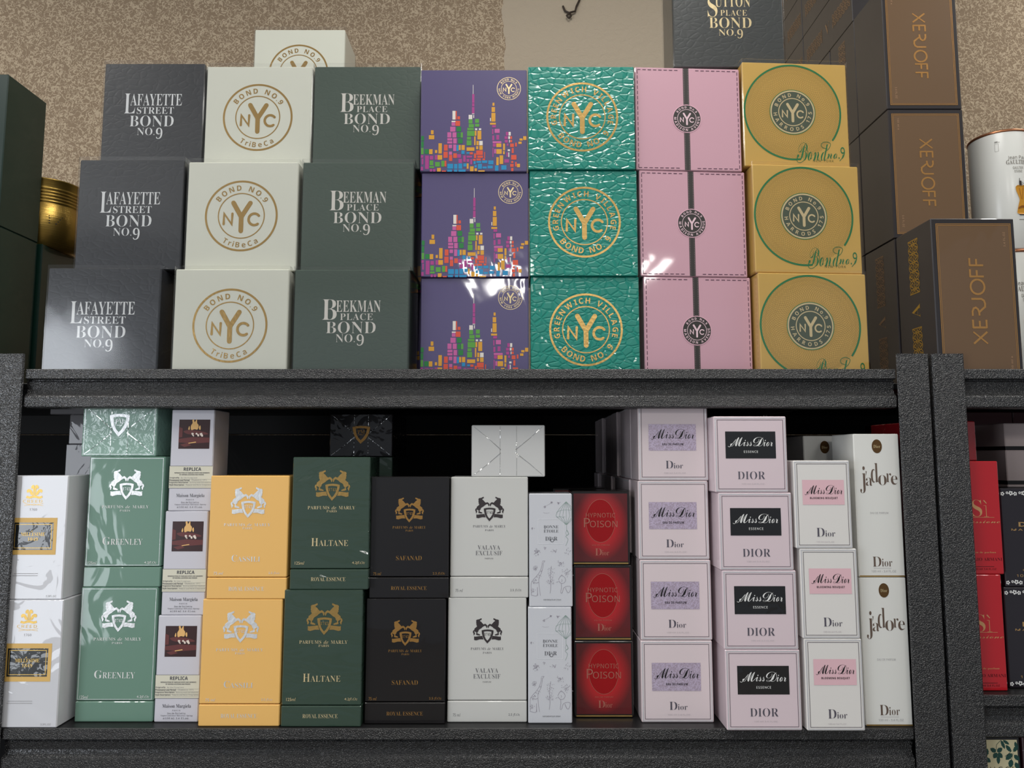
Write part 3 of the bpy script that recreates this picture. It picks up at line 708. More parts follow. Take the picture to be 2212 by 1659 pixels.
for k in range(4): a.rect(.5 + .10, .56 + k * .035, .5 + .16 - k * .008, .575 + k * .035)
a.build('lettering', BLACK, tin, 'cyl', D=rr)
tag(tin, 'brushed gold tin with ribbed neck between the green boxes and the black stack', 'tin')

TIN = ink('white_tin_paint', (226, 226, 220), 0.22)
wt = empty('white_tin'); rr, hh = .0405, .2015
lathe('tin_body', [(0, 0), (rr - .001, 0), (rr, .002), (rr, hh - .004), (rr - .0005, hh - .002), (rr - .002, hh - .002), (rr - .003, hh - .004), (0, hh - .004)], TIN, wt)
lathe('tin_rim', [(rr + .0001, hh - .0042), (rr + .0009, hh - .0034), (rr + .0009, hh - .0008), (rr - .0005, hh + .0006), (rr - .0022, hh - .0008), (rr - .0022, hh - .0042)], foil('copper_rim', (176, 118, 84)), wt)
a = Art(.16, hh); a.text('Jean Paul', 'sans', .44, .225, .605, .262, 0); a.text('GAULTIER', 'serif', .425, .262, .615, .298, 0.0); a.text('GAULTIER', 'sans', .475, .318, .568, .340); a.text('DIVINE', 'sans', .487, .348, .556, .368)
a.frame(.345, .11, .375, .175, .0003); a.rect(.345, .098, .385, .101); a.rect(.345, .09, .37, .094); a.rect(.50, .757, .55, .763)
a.build('lettering', ink('tin_grey_ink', (128, 122, 114), 0.5), wt, 'cyl', 0.0008, D=rr)
TOR = [(.532,.480),(.560,.476),(.582,.488),(.578,.52),(.566,.56),(.556,.595),(.568,.64),(.584,.68),(.582,.712),(.494,.712),(.490,.68),(.502,.635),(.512,.595),(.500,.555),(.488,.52),(.486,.490),(.506,.476)]
a = Art(.16, hh); a.fblob(TOR); a.build('bottle_picture', foil('amber_print', (208, 146, 44), 0.2, 0.35), wt, 'cyl', 0.0022, D=rr)
a = Art(.16, hh); a.fpoly([(.545,.495),(.550,.495),(.538,.59),(.534,.60)]); a.fpoly([(.512,.500),(.516,.500),(.530,.59),(.526,.59)]); a.fpoly([(.570,.50),(.576,.505),(.556,.58),(.552,.585)]); a.fblob([(.50,.66),(.535,.645),(.575,.665),(.575,.675),(.535,.66),(.50,.672)]); a.build('bottle_shading', ink('amber_dark', (140, 84, 24), 0.4), wt, 'cyl', 0.0027, D=rr)
a = Art(.16, hh); a.rect(.517, .44, .538, .478); a.rect(.519, .418, .524, .44); a.ring(.542, .462, .0022, .0016, n=18); a.rect(.503, .715, .572, .724); a.build('bottle_cap_picture', ink('cap_dark', (58, 52, 50), 0.3), wt, 'cyl', 0.0024, D=rr)
TY = 1.09
spots = [(.7425, TY, ZU + .2090, .898, 'white tin with bottle picture, upper of the two behind the brown-fronted box'), (.7425, TY, ZU, 1.035, 'white tin under the upper one, only its edge showing'),
         (.8270, TY, ZU + .2090, .898, 'white tin cut by the right edge of the picture, upper one'), (.8270, TY, ZU, 1.035, 'white tin cut by the right edge of the picture, lower one')]
for i, (x, y, z, sc, lb) in enumerate(spots):
    o = wt if i == 0 else copy_tree(wt); o.location = (x, y, z); o.scale = (1, 1, sc); o.rotation_euler = (0, 0, R(-6)); tag(o, lb, 'tin', 'white printed tins')

# ================================================================== LOWER SHELF
# --- boxes with a separate base: crest, name, volume
def marly(W, H, D, body, base_h, seam_y, emb, let, name, crest_box, nb, pm, paris, ml, roy, border=None, small=None, two=None, base_mat=None):
    b = proto(D); zb = H * (1 - seam_y)
    part('carton_lid', box_mesh('carton_lid', -W / 2, W / 2, -D / 2, D / 2, zb + .0005, H, .0010), body, b)
    part('carton_base', box_mesh('carton_base', -W / 2 - .0002, W / 2 + .0002, -D / 2 - .0002, D / 2 + .0002, 0, zb - .0002, .0010), base_mat or body, b)
    a = Art(W, H); crest(a, *crest_box); a.build('crest', emb, b, 'front', 0.0004, D=D)
    a = Art(W, H); y0, y1 = pm[1], pm[3]; w = pm[2] - pm[0]
    a.text('PARFUMS', 'serif', pm[0], y0, pm[0] + .455 * w, y1, -0.012, 1.08); a.text('de', 'ital', pm[0] + .505 * w, y0, pm[0] + .60 * w, y1, 0.004, 1.05); a.text('MARLY', 'serif', pm[0] + .655 * w, y0, pm[2], y1, -0.012, 1.08)
    a.text('PARIS', 'serif', *paris, -0.012, 1.1)
    if two: a.text(two[0], 'serif', *two[1], -0.022, 1.05); a.text(two[2], 'serif', *two[3], -0.022, 1.05); a.text('PARFUM', 'sans', *two[4])
    else:
        x0, yy0, x1, yy1 = nb; k = .19
        if name[0] in 'HGC':
            a.text(name[0], 'serif', x0, yy0 - .006, x0 + (x1 - x0) * k, yy1, -0.02); a.text(name[1:], 'serif', x0 + (x1 - x0) * (k + .015), yy0 + .008, x1, yy1, -0.02)
        else: a.text(name, 'serif', x0, yy0, x1, yy1, -0.018)
    for tx, bx in ml: a.text(tx, 'ital', *bx, 0.0)
    if roy: a.text('ROYAL ESSENCE', 'serif', *roy, -0.02)
    a.build('lettering', let, b, 'front', 0.0004, D=D)
    if border: a = Art(W, H); a.frame(.022, .012, .978, seam_y - .012, .0005); a.build('border_line', border, b, 'front', D=D)
    return b
FILM = dict(film=1.0)
W, H, D = .0940, .1589, .064
gb = card('sage_green_card', (106, 143, 125), 0.42, film=1.0, wscale=10, wstr=0.28)
b = marly(W, H, D, gb, .15, .848, SILV, WHITE, 'GREENLEY', (.275, .10, .735, .335), (.225, .627, .75, .680), (.19, .377, .81, .400), (.43, .410, .565, .426),
          [('125ml', (.05, .805, .16, .828)), ('4.2fl.Oz', (.785, .805, .945, .828))], None, border=SILV)
g = 'sage green boxes with silver crest'
place(b, [(-.4800, .927, ZL, 0, 'sage green box with silver horse crest, lower of two', g), (-.4785, .927, ZL + .1591, 0, 'sage green box with silver horse crest, upper of two, under the lying one', g)])
W, H, D = .0960, .1473, .064
b = marly(W, H, D, card('amber_yellow_card', (244, 192, 108), 0.42, film=0.9, wscale=12, wstr=0.3), .17, .829, SILV, SILV, 'CASSILI', (.262, .095, .714, .346), (.30, .652, .66, .700), (.185, .39, .775, .413), (.425, .422, .545, .438),
          [('75 ml', (.08, .782, .2, .805)), ('2.5 fl.oz', (.77, .782, .91, .805))], (.275, .902, .72, .935))
g = 'yellow boxes with silver crest'
place(b, [(-.3239, .9125, ZL, 0, 'amber yellow box with silver horse crest, lower of two', g), (-.3200, .9125, ZL + .1475, 0, 'amber yellow box with silver horse crest, upper of two', g)])
W, H, D = .0945, .1586, .064
b = marly(W, H, D, card('forest_green_card', (46, 68, 55), 0.4, film=1.0, wscale=11, wstr=0.9, aniso=(1.0, 1, 3.0), depth=0.0075), .15, .848, GOLD, PALEG, 'HALTANE', (.288, .10, .747, .333), (.262, .622, .735, .675), (.205, .373, .815, .398), (.45, .404, .58, .421),
          [('125ml', (.06, .79, .18, .814)), ('4.2fl.Oz', (.79, .79, .955, .814))], (.27, .908, .71, .937))
g = 'forest green boxes with gold crest'
place(b, [(-.2263, .911, ZL, 0, 'forest green box with gold horse crest, lower of the front two', g), (-.2205, .911, ZL + .1588, 0, 'forest green box with gold horse crest, upper of the front two', g),
          (-.2270, 1.120, ZL, 0, 'forest green box in the shade behind the front pair, lower one', g), (-.2270, 1.120, ZL + .1588, 0, 'forest green box in the shade behind the front pair, under the black box end', g)])
W, H, D = .0965, .1466, .064
b = marly(W, H, D, card('black_brown_card', (12, 8, 10), 0.35, film=0.7, wscale=10, wstr=0.35), .17, .829, foil('bronze_gold_foil', (196, 148, 84)), foil('bronze_gold_foil', (196, 148, 84)), 'SAFANAD', (.313, .174, .68, .38), (.335, .654, .66, .690), (.285, .41, .705, .431), (.45, .440, .545, .455),
          [('75 ml', (.05, .787, .15, .812)), ('2.5 fl.Oz', (.80, .787, .955, .812))], (.275, .902, .725, .932))
g = 'black boxes with bronze crest'
place(b, [(-.1284, .920, ZL, 0, 'black box with bronze horse crest, lower of two', g), (-.1255, .920, ZL + .1468, 0, 'black box with bronze horse crest, upper of two', g)])
W, H, D = .0955, .1463, .064
b = marly(W, H, D, card('white_textured_card', (204, 204, 200), 0.5, film=0.25, wscale=10, wstr=0.15), .17, .829, DARKM, GREYI, '', (.316, .166, .69, .37), None, (.29, .402, .71, .422), (.445, .437, .555, .452),
          [('75 ml', (.07, .928, .165, .953)), ('2.5 fl.Oz', (.77, .928, .915, .953))], None, two=('VALAYA', (.35, .569, .64, .605), 'EXCLUSIF', (.325, .615, .667, .652), (.445, .673, .55, .684)))
g = 'white boxes with dark crest'
place(b, [(-.0301, .926, ZL, 0, 'white box with dark horse crest, lower of two', g), (-.0280, .926, ZL + .1465, 0, 'white box with dark horse crest, upper of two, under the lying white box', g)])

# --- boxes lying on top, film-folded ends towards us
def lying(W, Hh, L, mat, label, x, fy, z, art=None, artmat=None, fold=0.0012, foldmat=None, border=None):
    b = proto(L); carton(b, W, Hh, L, mat)
    a = Art(W, Hh)
    for (p, q) in (((.03, .03), (.40, .48)), ((.97, .03), (.60, .48)), ((.03, .97), (.40, .54)), ((.97, .97), (.60, .54))): a.fstroke([p, ((p[0] + q[0]) / 2 + .01, (p[1] + q[1]) / 2), q], fold * .5, w2=fold)
    a.rect(.385, .02, .392, .98); a.rect(.61, .02, .617, .98)
    a.build('film_fold', foldmat or FOLD, b, 'front', 0.0004, D=L)
    if border: a = Art(W, Hh); a.frame(.03, .03, .97, .965, .0005); a.build('border_line', border, b, 'front', 0.0004, D=L)
    if art: a = Art(W, Hh); shield(a, *art); a.build('shield_emblem', artmat, b, 'front', 0.0006, D=L)
    return place(b, [(x, fy, z, 0, label, None)])[0]
FOLD = clear_film('film_fold_plastic', gain=9.0, wstr=0.5, wscale=60, haze=0.12)
lying(.0937, .064, .150, card('sage_green_crinkled', (140, 176, 160), 0.34, film=1.0, wscale=60, wstr=0.9), 'sage green box lying on its back, crinkled film end with shield, under the beam', -.4920, .930, ZL + .3184, (.36, .17, .63, .62), SILV, border=SILV)
lying(.0915, .0640, .150, card('white_film_end', (206, 206, 204), 0.4, film=0.8, wscale=16, wstr=0.25), 'white box lying on its back on the white stack, film-folded end towards us', -.0047, .9275, ZL + .2932)
lying(.0956, .0650, .150, card('black_film_end', (26, 22, 26), 0.35, film=1.0, wscale=22, wstr=0.6), 'black box lying at the back, film-folded end with bronze shield towards us', -.2297, 1.130, ZL + .3178, (.36, .28, .64, .70), foil('bronze_gold_foil', (196, 148, 84)))

# --- white boxes with gold crest and black panel
W, H, D = .0690, .1475, .0520
b = proto(D); carton(b, W, H, D, card('cool_white_card', (216, 217, 222), 0.45, film=1.0, wscale=15, wstr=0.5))
a = Art(W, H)
for m in (-1, 1):
    X = lambda v: .415 + m * v
    a.fblob([(X(.02), .158), (X(.045), .128), (X(.085), .112), (X(.128), .116), (X(.138), .132), (X(.115), .142), (X(.10), .134), (X(.085), .14), (X(.06), .158)])
    a.fblob([(X(.005), .158), (X(.005), .09), (X(.03), .078), (X(.058), .086), (X(.066), .102), (X(.048), .110), (X(.036), .103), (X(.028), .118), (X(.018), .158)])
a.fpoly([(.28, .165), (.33, .172), (.415, .160), (.50, .172), (.55, .165), (.56, .183), (.50, .190), (.415, .180), (.33, .190), (.27, .183)])
a.text('CREED', 'sans', .22, .198, .56, .222, 0, 1.3); a.fstroke([(.25, .228), (.415, .243), (.58, .228)], .0004); a.fstroke([(.25, .246), (.415, .234), (.58, .246)], .0004)
a.build('gold_crest', foil('yellow_gold_foil', (228, 188, 100), 0.45, 0.4), b, 'front', D=D)
a = Art(W, H); a.text('1760', 'sans', .345, .268, .475, .288, 0, 1.1); a.rect(.14, .792, .56, .796); a.rect(.12, .808, .56, .812); a.text('3.3FL.OZ', 'sans', .72, .965, .90, .98)
a.build('small_lettering', ink('pale_grey_ink', (166, 164, 166), 0.5), b, 'front', D=D)
a = Art(W, H); a.rect(.03, .345, .845, .642); pn = a.build('label_panel', ink('yellow_gold_ink', (226, 184, 104), 0.45), b, 'front', 0.0004, D=D)
a = Art(W, H); a.rect(.09, .383, .785, .603); a.build('label_field', card('label_black', (34, 38, 40), 0.3, film=1.0, wscale=40, wstr=0.5), pn, 'front', 0.0006, D=D)
a = Art(W, H); a.frame(.115, .396, .76, .590, .0007); a.text('MILLESIME', 'serif', .225, .463, .645, .492, -0.01); a.fstroke([(.40, .458), (.425, .449)], .0006); a.text('1849', 'serif', .345, .503, .525, .530, -0.01)
a.build('label_lettering', foil('yellow_gold_foil', (228, 188, 100), 0.45, 0.4), pn, 'front', 0.0008, D=D)
g = 'white boxes with gold crest and black label'
place(b, [(-.5710, .9075, ZL, 0, 'white box with gold crest and black label, lower of two beside the left upright', g), (-.5735, .9075, ZL + .1477, 0, 'white box with gold crest and black label, upper of two beside the left upright', g)])

# --- white boxes with a fireplace picture and typed label
W, H, D = .0530, .1254, .0520
b = proto(D); carton(b, W, H, D, card('lilac_white_card', (212, 211, 220), 0.45, film=0.9, wscale=12, wstr=0.3))
a = Art(W, H); a.rect(.18, .10, .90, .39); pic = a.build('picture', ink('picture_dark', (58, 34, 34), 0.3), b, 'front', D=D)
PX = lambda pts: [(.18 + .72 * x, .10 + .29 * y) for x, y in pts]
a = Art(W, H); a.fblob(PX([(.15, .40), (.4, .36), (.8, .42), (.95, .5), (.7, .52), (.3, .5)])); a.fpoly(PX([(0, .66), (.45, .6), (1, .62), (1, .78), (.5, .82), (0, .78)])); a.fpoly(PX([(.05, .86), (.3, .8), (.42, .88), (.2, .94)])); a.fpoly(PX([(.0, .25), (.12, .3), (.12, .6), (0, .62)]))
a.build('picture_hearth', ink('picture_red', (104, 52, 50), 0.35), pic, 'front', 0.0005, D=D)
a = Art(W, H)
for pl in ([(.40, .36), (.38, .22), (.43, .12), (.42, .02), (.47, .0), (.50, .09), (.54, .02), (.57, .0), (.58, .12), (.63, .20), (.60, .34), (.50, .33)], [(.66, .34), (.64, .26), (.68, .20), (.70, .28), (.69, .35)], [(.30, .34), (.31, .27), (.335, .22), (.35, .30), (.34, .35)]): a.fblob(PX(pl))
a.fpoly(PX([(.32, .80), (.56, .755), (.57, .785), (.33, .825)]))
a.build('picture_flame', ink('picture_flame', (236, 188, 118), 0.35), pic, 'front', 0.0007, D=D)
a = Art(W, H)
rnd = random.Random(4)
for k in range(16):
    x = .34 + rnd.random() * .42; y = .46 + rnd.random() * .10; s = .02 + rnd.random() * .03; a.fpoly(PX([(x, y), (x + s, y - .02), (x + s * 1.4, y + .03), (x + s * .3, y + .05)]))
a.build('picture_ember', ink('picture_white', (240, 226, 214), 0.35), pic, 'front', 0.0007, D=D)
a = Art(W, H); a.rect(.0, .560, 1, .778); tl = a.build('typed_label', ink('label_cream', (222, 219, 200), 0.5), b, 'front', D=D)
a = Art(W, H); a.rect(0, .558, 1, .561); a.rect(0, .776, 1, .779)
for y in (.6905, .7145, .738, .762): a.rect(.0, y, 1, y + .0012)
a.text('REPLICA', 'sansb', .33, .574, .735, .607); a.text('REPRODUCTION OF FAMILIAR SCENTS AND MOMENTS', 'sansb', .12, .622, .93, .633); a.text('OF VARYING LOCATIONS AND PERIODS', 'sansb', .235, .640, .80, .651)
for y, s, x1 in ((.668, 'Originally:', .24), (.691, 'Provenance and Period:', .48), (.715, 'Fragrance Description:', .45), (.739, 'Style Description:', .36)): a.text(s, 'sansb', .01, y, x1, y + .017)
a.text('Maison Margiela', 'serif', .18, .832, .83, .874, -0.022); a.text('PARIS', 'mono', .41, .884, .59, .896, 0, 1.4)
for y, s, x0, x1 in ((.908, 'Eau de Toilette', .30, .71), (.930, 'Vaporisateur Natural Spray', .15, .88), (.954, 'e100 ml 3.4 fl.oz.', .21, .80)): a.text(s, 'mono', x0, y, x1, y + .016)
a.build('lettering', ink('slate_ink', (74, 74, 82), 0.5), b, 'front', 0.0005, D=D)
a = Art(W, H)
for y, s, x0, x1 in ((.668, 'By the Fireplace', .27, .65), (.691, 'Chamonix, 1971', .52, .88), (.715, 'Burning wood and chestnut', .48, .99), (.739, 'Female and Male fragrance', .39, .99)): a.text(s, 'mono', x0, y, x1, y + .017)
a.build('typed_lettering', ink('typed_grey', (150, 148, 146), 0.5), tl, 'front', 0.0005, D=D)
g = 'white boxes with a fireplace picture'
place(b, [(-.4044, .926, ZL, 0, 'white box with small fireplace picture and typed label, bottom of three', g), (-.4015, .926, ZL + .1256, 0, 'white box with small fireplace picture and typed label, middle of three', g), (-.3985, .926, ZL + .2512, 1.5, 'white box with small fireplace picture and typed label, top of three', g)])

# --- slim white boxes with balloon and animal drawings
W, H, D = .0528, .1362, .0480
b = proto(D); carton(b, W, H, D, card('toile_white_card', (206, 208, 214), 0.45, film=0.9, wscale=14, wstr=0.35))
def F(pts): return [((x - 20) / 565, (y - 175) / 1457) for x, y in pts]
a = Art(W, H)
for k in range(7):
    t = (k - 3) / 3; a.fcurve(F([(508 + 130 * t * math.sin(R(min(ph, 90))) if ph <= 90 else 508 + 130 * t * (1 - (ph - 90) / 90) ** 1.1, 280 + 190 * (ph / 90) if ph <= 90 else 470 + 115 * (ph - 90) / 90) for ph in (0, 20, 45, 70, 90, 120, 150, 176)]), .00035, xmax=.985)
a.fcurve(F([(378, 420), (430, 395), (508, 388), (578, 392)]), .0003); a.fcurve(F([(375, 470), (400, 480), (430, 470), (460, 485), (490, 475)]), .0003)
a.fcurve(F([(512, 590), (514, 650), (540, 700), (500, 730), (530, 770), (500, 850)]), .0004); a.fcurve(F([(500, 690), (515, 650), (535, 690), (515, 715), (500, 690)]), .0003)
a.build('balloon_drawing', ink('sage_line', (134, 158, 150), 0.5), b, 'front', D=D)
a = Art(W, H)
a.fcurve(F([(190, 1050), (225, 1048), (205, 1075), (200, 1120), (180, 1200), (150, 1250), (145, 1300), (150, 1380), (165, 1490)]), .0004); a.fcurve(F([(190, 1060), (185, 1110), (160, 1180), (120, 1235), (70, 1290), (45, 1340), (45, 1480)]), .0004)
a.fcurve(F([(45, 1480), (120, 1490), (125, 1380), (130, 1490)]), .0004); a.fcurve(F([(60, 1310), (110, 1330), (140, 1320)]), .0005)
for k in range(16): x = 70 + rnd.random() * 110; y = 1300 - (x - 60) * 1.2 + rnd.random() * 70; a.fcurve(F([(x, y), (x + 8, y + 8)]), .0005)
a.fcurve(F([(400, 1290), (430, 1240), (470, 1245), (495, 1290), (470, 1330), (430, 1330), (405, 1300)]), .0004); a.fcurve(F([(430, 1240), (445, 1225), (460, 1240)]), .0003); a.fcurve(F([(440, 1280), (450, 1300), (435, 1310)]), .0003)
a.fcurve(F([(435, 1330), (440, 1380), (430, 1450), (450, 1450), (470, 1390), (520, 1370), (560, 1380), (545, 1440), (520, 1450), (490, 1390)]), .0004); a.fcurve(F([(370, 1320), (400, 1310)]), .0003)
a.fcurve(F([(290, 1460), (300, 1380), (295, 1260), (305, 1150), (310, 1110)]), .0004)
for k in range(60):
    x = 300 + (rnd.random() - .5) * 130 * (.4 + .6 * rnd.random()); y = 1130 + rnd.random() * 210; q = rnd.random() * 6; a.fcurve(F([(x, y), (x + 9 * math.cos(q), y + 9 * math.sin(q))]), .0004)
for (cx, cy, n, s) in ((120, 930, 34, 36), (350, 925, 12, 26), (425, 1080, 26, 36), (100, 1140, 22, 34), (230, 345, 8, 16), (315, 292, 10, 12), (405, 298, 12, 12), (520, 1180, 26, 50), (70, 1430, 12, 24), (520, 930, 12, 40), (60, 630, 8, 18), (230, 880, 6, 18)):
    for k in range(n): x = cx + rnd.gauss(0, .5) * s; y = cy + rnd.gauss(0, .5) * s; q = rnd.random() * 6; a.fcurve(F([(x, y), (x + 8 * math.cos(q), y + 8 * math.sin(q)), (x + 12 * math.cos(q + .8), y + 12 * math.sin(q + .8))]), .0003)
a.fcurve(F([(235, 340), (315, 295)]), .0002); a.fcurve(F([(205, 420), (240, 430), (290, 425)]), .0002)
a.build('animal_drawing', ink('mauve_line', (150, 144, 156), 0.5), b, 'front', D=D)
a = Art(W, H); a.frame(*F([(135, 508)])[0], *F([(470, 828)])[0], .0004); a.build('label_frame', ink('frame_white', (226, 228, 232), 0.4), b, 'front', D=D)
a = Art(W, H)
for s, x0, y0, x1, y1, o_ in (('BONNE', 212, 588, 405, 625, -.018), ('ETOILE', 212, 643, 405, 680, -.018), ('DI', 232, 735, 305, 785, -.024), ('R', 345, 735, 392, 782, -.024)):
    p, q = F([(x0, y0), (x1, y1)]); a.text(s, 'serif', p[0], p[1], q[0], q[1], o_)
a.ring(*F([(322, 782)])[0], .0022, .0016, n=28); a.text('dior', 'sans', *F([(305, 738)])[0], *F([(342, 752)])[0]); a.fstroke(F([(222, 636), (232, 628)]), .0005)
a.text('VAPORISATEUR SPRAY', 'sans', *F([(203, 1534)])[0], *F([(435, 1552)])[0], 0, 1.1)
a.build('lettering', ink('dark_grey_ink', (84, 86, 92), 0.5), b, 'front', 0.0005, D=D)
g = 'slim white boxes with animal drawings'
place(b, [(.0458, .922, ZL, 0, 'slim white box with balloon and giraffe drawing, lower of two', g), (.0474, .922, ZL + .1364, 0, 'slim white box with balloon and giraffe drawing, upper of two', g)])

# --- red boxes with an oval
W, H, D = .0725, .0915, .0560
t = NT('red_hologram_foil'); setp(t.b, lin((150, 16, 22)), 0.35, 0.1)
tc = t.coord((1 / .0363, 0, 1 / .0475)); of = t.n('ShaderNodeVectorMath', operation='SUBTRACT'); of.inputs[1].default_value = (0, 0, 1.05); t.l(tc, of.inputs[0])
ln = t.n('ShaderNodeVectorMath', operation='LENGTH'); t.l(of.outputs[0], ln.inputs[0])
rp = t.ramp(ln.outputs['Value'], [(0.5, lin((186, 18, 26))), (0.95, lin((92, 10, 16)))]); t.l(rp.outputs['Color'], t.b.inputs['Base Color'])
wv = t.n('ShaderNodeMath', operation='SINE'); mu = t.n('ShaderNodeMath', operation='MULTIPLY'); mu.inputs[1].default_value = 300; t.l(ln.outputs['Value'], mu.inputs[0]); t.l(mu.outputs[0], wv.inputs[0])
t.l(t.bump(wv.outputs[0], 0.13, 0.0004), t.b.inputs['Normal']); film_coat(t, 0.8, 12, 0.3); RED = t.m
b = proto(D); carton(b, W, H, D, card('black_gloss_card', (20, 16, 16), 0.3, film=0.6, wscale=10, wstr=0.2))
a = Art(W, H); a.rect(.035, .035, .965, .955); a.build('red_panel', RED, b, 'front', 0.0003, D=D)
a = Art(W, H); a.disc(.498, .405, .0180, 1.46); a.build('oval', ink('oval_red', (152, 8, 16), 0.3), b, 'front', 0.0005, D=D)
a = Art(W, H); a.ring(.498, .405, .0184, .0180, ky=1.46); a.text('HYPNOTIC', 'sans', .245, .300, .755, .360, -0.004, 1.05); a.text('P', 'sans', .210, .368, .315, .492, 0); a.text('OISON', 'sans', .315, .405, .790, .492, -0.003)
a.text('D', 'serif', .398, .778, .515, .872, -0.02); a.text('ior', 'serif', .520, .800, .640, .872, -0.02); a.text('EAU DE PARFUM', 'sans', .35, .725, .65, .740)
a.build('lettering', foil('rose_gold_foil', (190, 120, 104), 0.5, 0.35), b, 'front', 0.0007, D=D)
a = Art(W, H); a.rect(.03, .968, .97, .986); a.build('gold_edge', GOLD, b, 'front', 0.0006, D=D)
g = 'red boxes with an oval'
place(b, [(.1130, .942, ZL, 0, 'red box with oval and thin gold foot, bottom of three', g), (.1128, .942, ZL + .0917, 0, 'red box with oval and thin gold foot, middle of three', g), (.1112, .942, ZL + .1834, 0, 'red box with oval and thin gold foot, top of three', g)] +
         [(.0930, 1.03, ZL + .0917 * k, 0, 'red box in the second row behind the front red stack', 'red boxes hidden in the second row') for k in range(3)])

# --- pale pink boxes with a label panel
EDGE = foil('silver_edge_foil', (222, 222, 226), 0.4, 0.3); LINE = ink('line_grey', (96, 90, 98), 0.5)
def dior_box(W, H, D, body, panel_mat, px, script, sub, subbox, subst, brand, frame_in=.045):
    b = proto(D); carton(b, W, H, D, body)
    a = Art(W, H); k = W / H; a.frame(.016, .016 * k, .984, 1 - .016 * k, .0012); a.build('silver_edge', EDGE, b, 'front', D=D)
    a = Art(W, H); a.frame(frame_in, frame_in * k, 1 - frame_in, 1 - frame_in * k, .0006); a.build('border_line', LINE, b, 'front', 0.0004, D=D)
    a = Art(W, H); a.rect(*px); p = a.build('label_panel', panel_mat, b, 'front', 0.0005, D=D)
    a = Art(W, H); x0, y0, x1, y1 = script; w = x1 - x0; h = y1 - y0
    a.text('M', 'script', x0 + .05 * w, y0 + .02 * h, x0 + .365 * w, y1, -0.004); a.text('iss', 'script', x0 + .345 * w, y0 + .30 * h, x0 + .535 * w, y1 - .02 * h, -0.012)
    a.text('D', 'script', x0 + .565 * w, y0, x0 + .80 * w, y1, -0.026); a.text('ior', 'script', x0 + .795 * w, y0 + .30 * h, x1, y1, -0.022)
    a.fcurve([(x0, y1 - .02 * h), (x0 + .012 * w, y1 + .05 * h), (x0 + .04 * w, y1 + .04 * h), (x0 + .085 * w, y1 - .2 * h), (x0 + .18 * w, y0 + .25 * h)], .00045)
    a.text(sub, 'sansb' if subst else 'sans', *subbox, 0, 1.15)
    c = WHITE if panel_mat.name == 'label_gloss_black' else BLACK
    a.build('label_lettering', c, p, 'front', 0.0008, D=D)
    a = Art(W, H)
    if brand[0] == 'Dior':
        x0, y0, x1, y1 = brand[1]; w = x1 - x0; h = y1 - y0
        a.text('D', 'serif', x0, y0, x0 + .44 * w, y1, -0.022); a.text('ior', 'serif', x0 + .47 * w, y0 + .30 * h, x1, y1, -0.016)
    else: a.text('DIOR', 'serif', *brand[1], -0.024)
    a.build('brand_lettering', foil('dark_silver_foil', (104, 100, 112), 0.45, 0.35), b, 'front', 0.0005, D=D)
    a = Art(W, H); y = brand[1][3] + .05
    a.text('100 ml 3.4 FL.OZ.', 'sans', .36, y, .68, y + .018); a.build('small_lettering', ink('faint_ink', (190, 182, 186), 0.5), b, 'front', 0.0005, D=D)
    return b
PINKC = card('blush_card', (222, 207, 210), 0.45, film=0.8, wscale=8, wstr=0.16)
W, H, D = .0868, .0957, .0580
b = dior_box(W, H, D, PINKC, sparkle('lilac_glitter', (176, 160, 178), (204, 190, 214)), (.15, .272, .83, .615), (.185, .335, .80, .462), 'EAU DE PARFUM', (.345, .518, .645, .546), True, ('Dior', (.385, .747, .635, .845)))
g = 'blush boxes with lilac label'; N4 = ('bottom', 'second from the bottom', 'third from the bottom', 'topmost')
xs = (.1994, .2000, .1992, .2005)
place(b, [(xs[k], .925, ZL + .0962 * k, 0, 'blush box with lilac glitter label, %s of its stack' % N4[k], g) for k in range(4)])
b = proto(D); carton(b, W, H, D, PINKC); a = Art(D, H); k = D / H; a.frame(.03, .03 * k, .97, 1 - .03 * k, .0012); a.build('silver_edge', EDGE, b, 'left', D=W)
it = []
ORD = ('second', 'third', 'fourth', 'fifth', 'sixth', 'seventh', 'eighth')
for tr in (3, 2):
    for k in range(1, 8): it.append((xs[tr] + .0015 * ((k * 7 + tr) % 3 - 1), .925 + .0595 * k, ZL + .0962 * tr, 0, 'blush box, %s from the front in the %s row running back under the beam' % (ORD[k - 1], 'top' if tr == 3 else 'second-highest'), 'blush boxes running back'))
for tr in (0, 1):
    for k in range(1, 8): it.append((xs[tr], .925 + .0595 * k, ZL + .0962 * tr, 0, 'blush box hidden behind the lower two blush boxes', 'blush boxes hidden at the back'))
place(b, it)
W, H, D = .0880, .0915, .0560
b = dior_box(W, H, D, card('mauve_blush_card', (220, 202, 208), 0.45, film=0.8, wscale=8, wstr=0.18), card('label_gloss_black', (20, 20, 22), 0.25, film=1.0, wscale=18, wstr=0.4), (.155, .20, .845, .555), (.19, .275, .805, .395), 'ESSENCE', (.405, .452, .60, .482), False, ('DIOR', (.31, .725, .69, .828)))
g = 'mauve boxes with black label'; xs = (.2949, .2940, .2918, .2885)
place(b, [(xs[k], .899, ZL + .0917 * k, 0, 'mauve-pink box with glossy black label, %s of its stack' % N4[k], g) for k in range(4)])
W, H, D = .0678, .1043, .0540
b = dior_box(W, H, D, card('warm_white_card', (226, 223, 219), 0.45, film=0.8, wscale=8, wstr=0.18), ink('rose_label', (226, 186, 194), 0.45), (.145, .222, .885, .505), (.185, .282, .85, .385), 'BLOOMING BOUQUET', (.275, .417, .765, .445), True, ('Dior', (.365, .768, .695, .866)), .055)
g = 'white boxes with rose label'; xs = (.3780, .3768, .3728)
place(b, [(xs[k], .898, ZL + .1045 * k, 0, 'narrow white box with rose-pink label, %s of its stack' % TIER3[k], g) for k in range(3)])

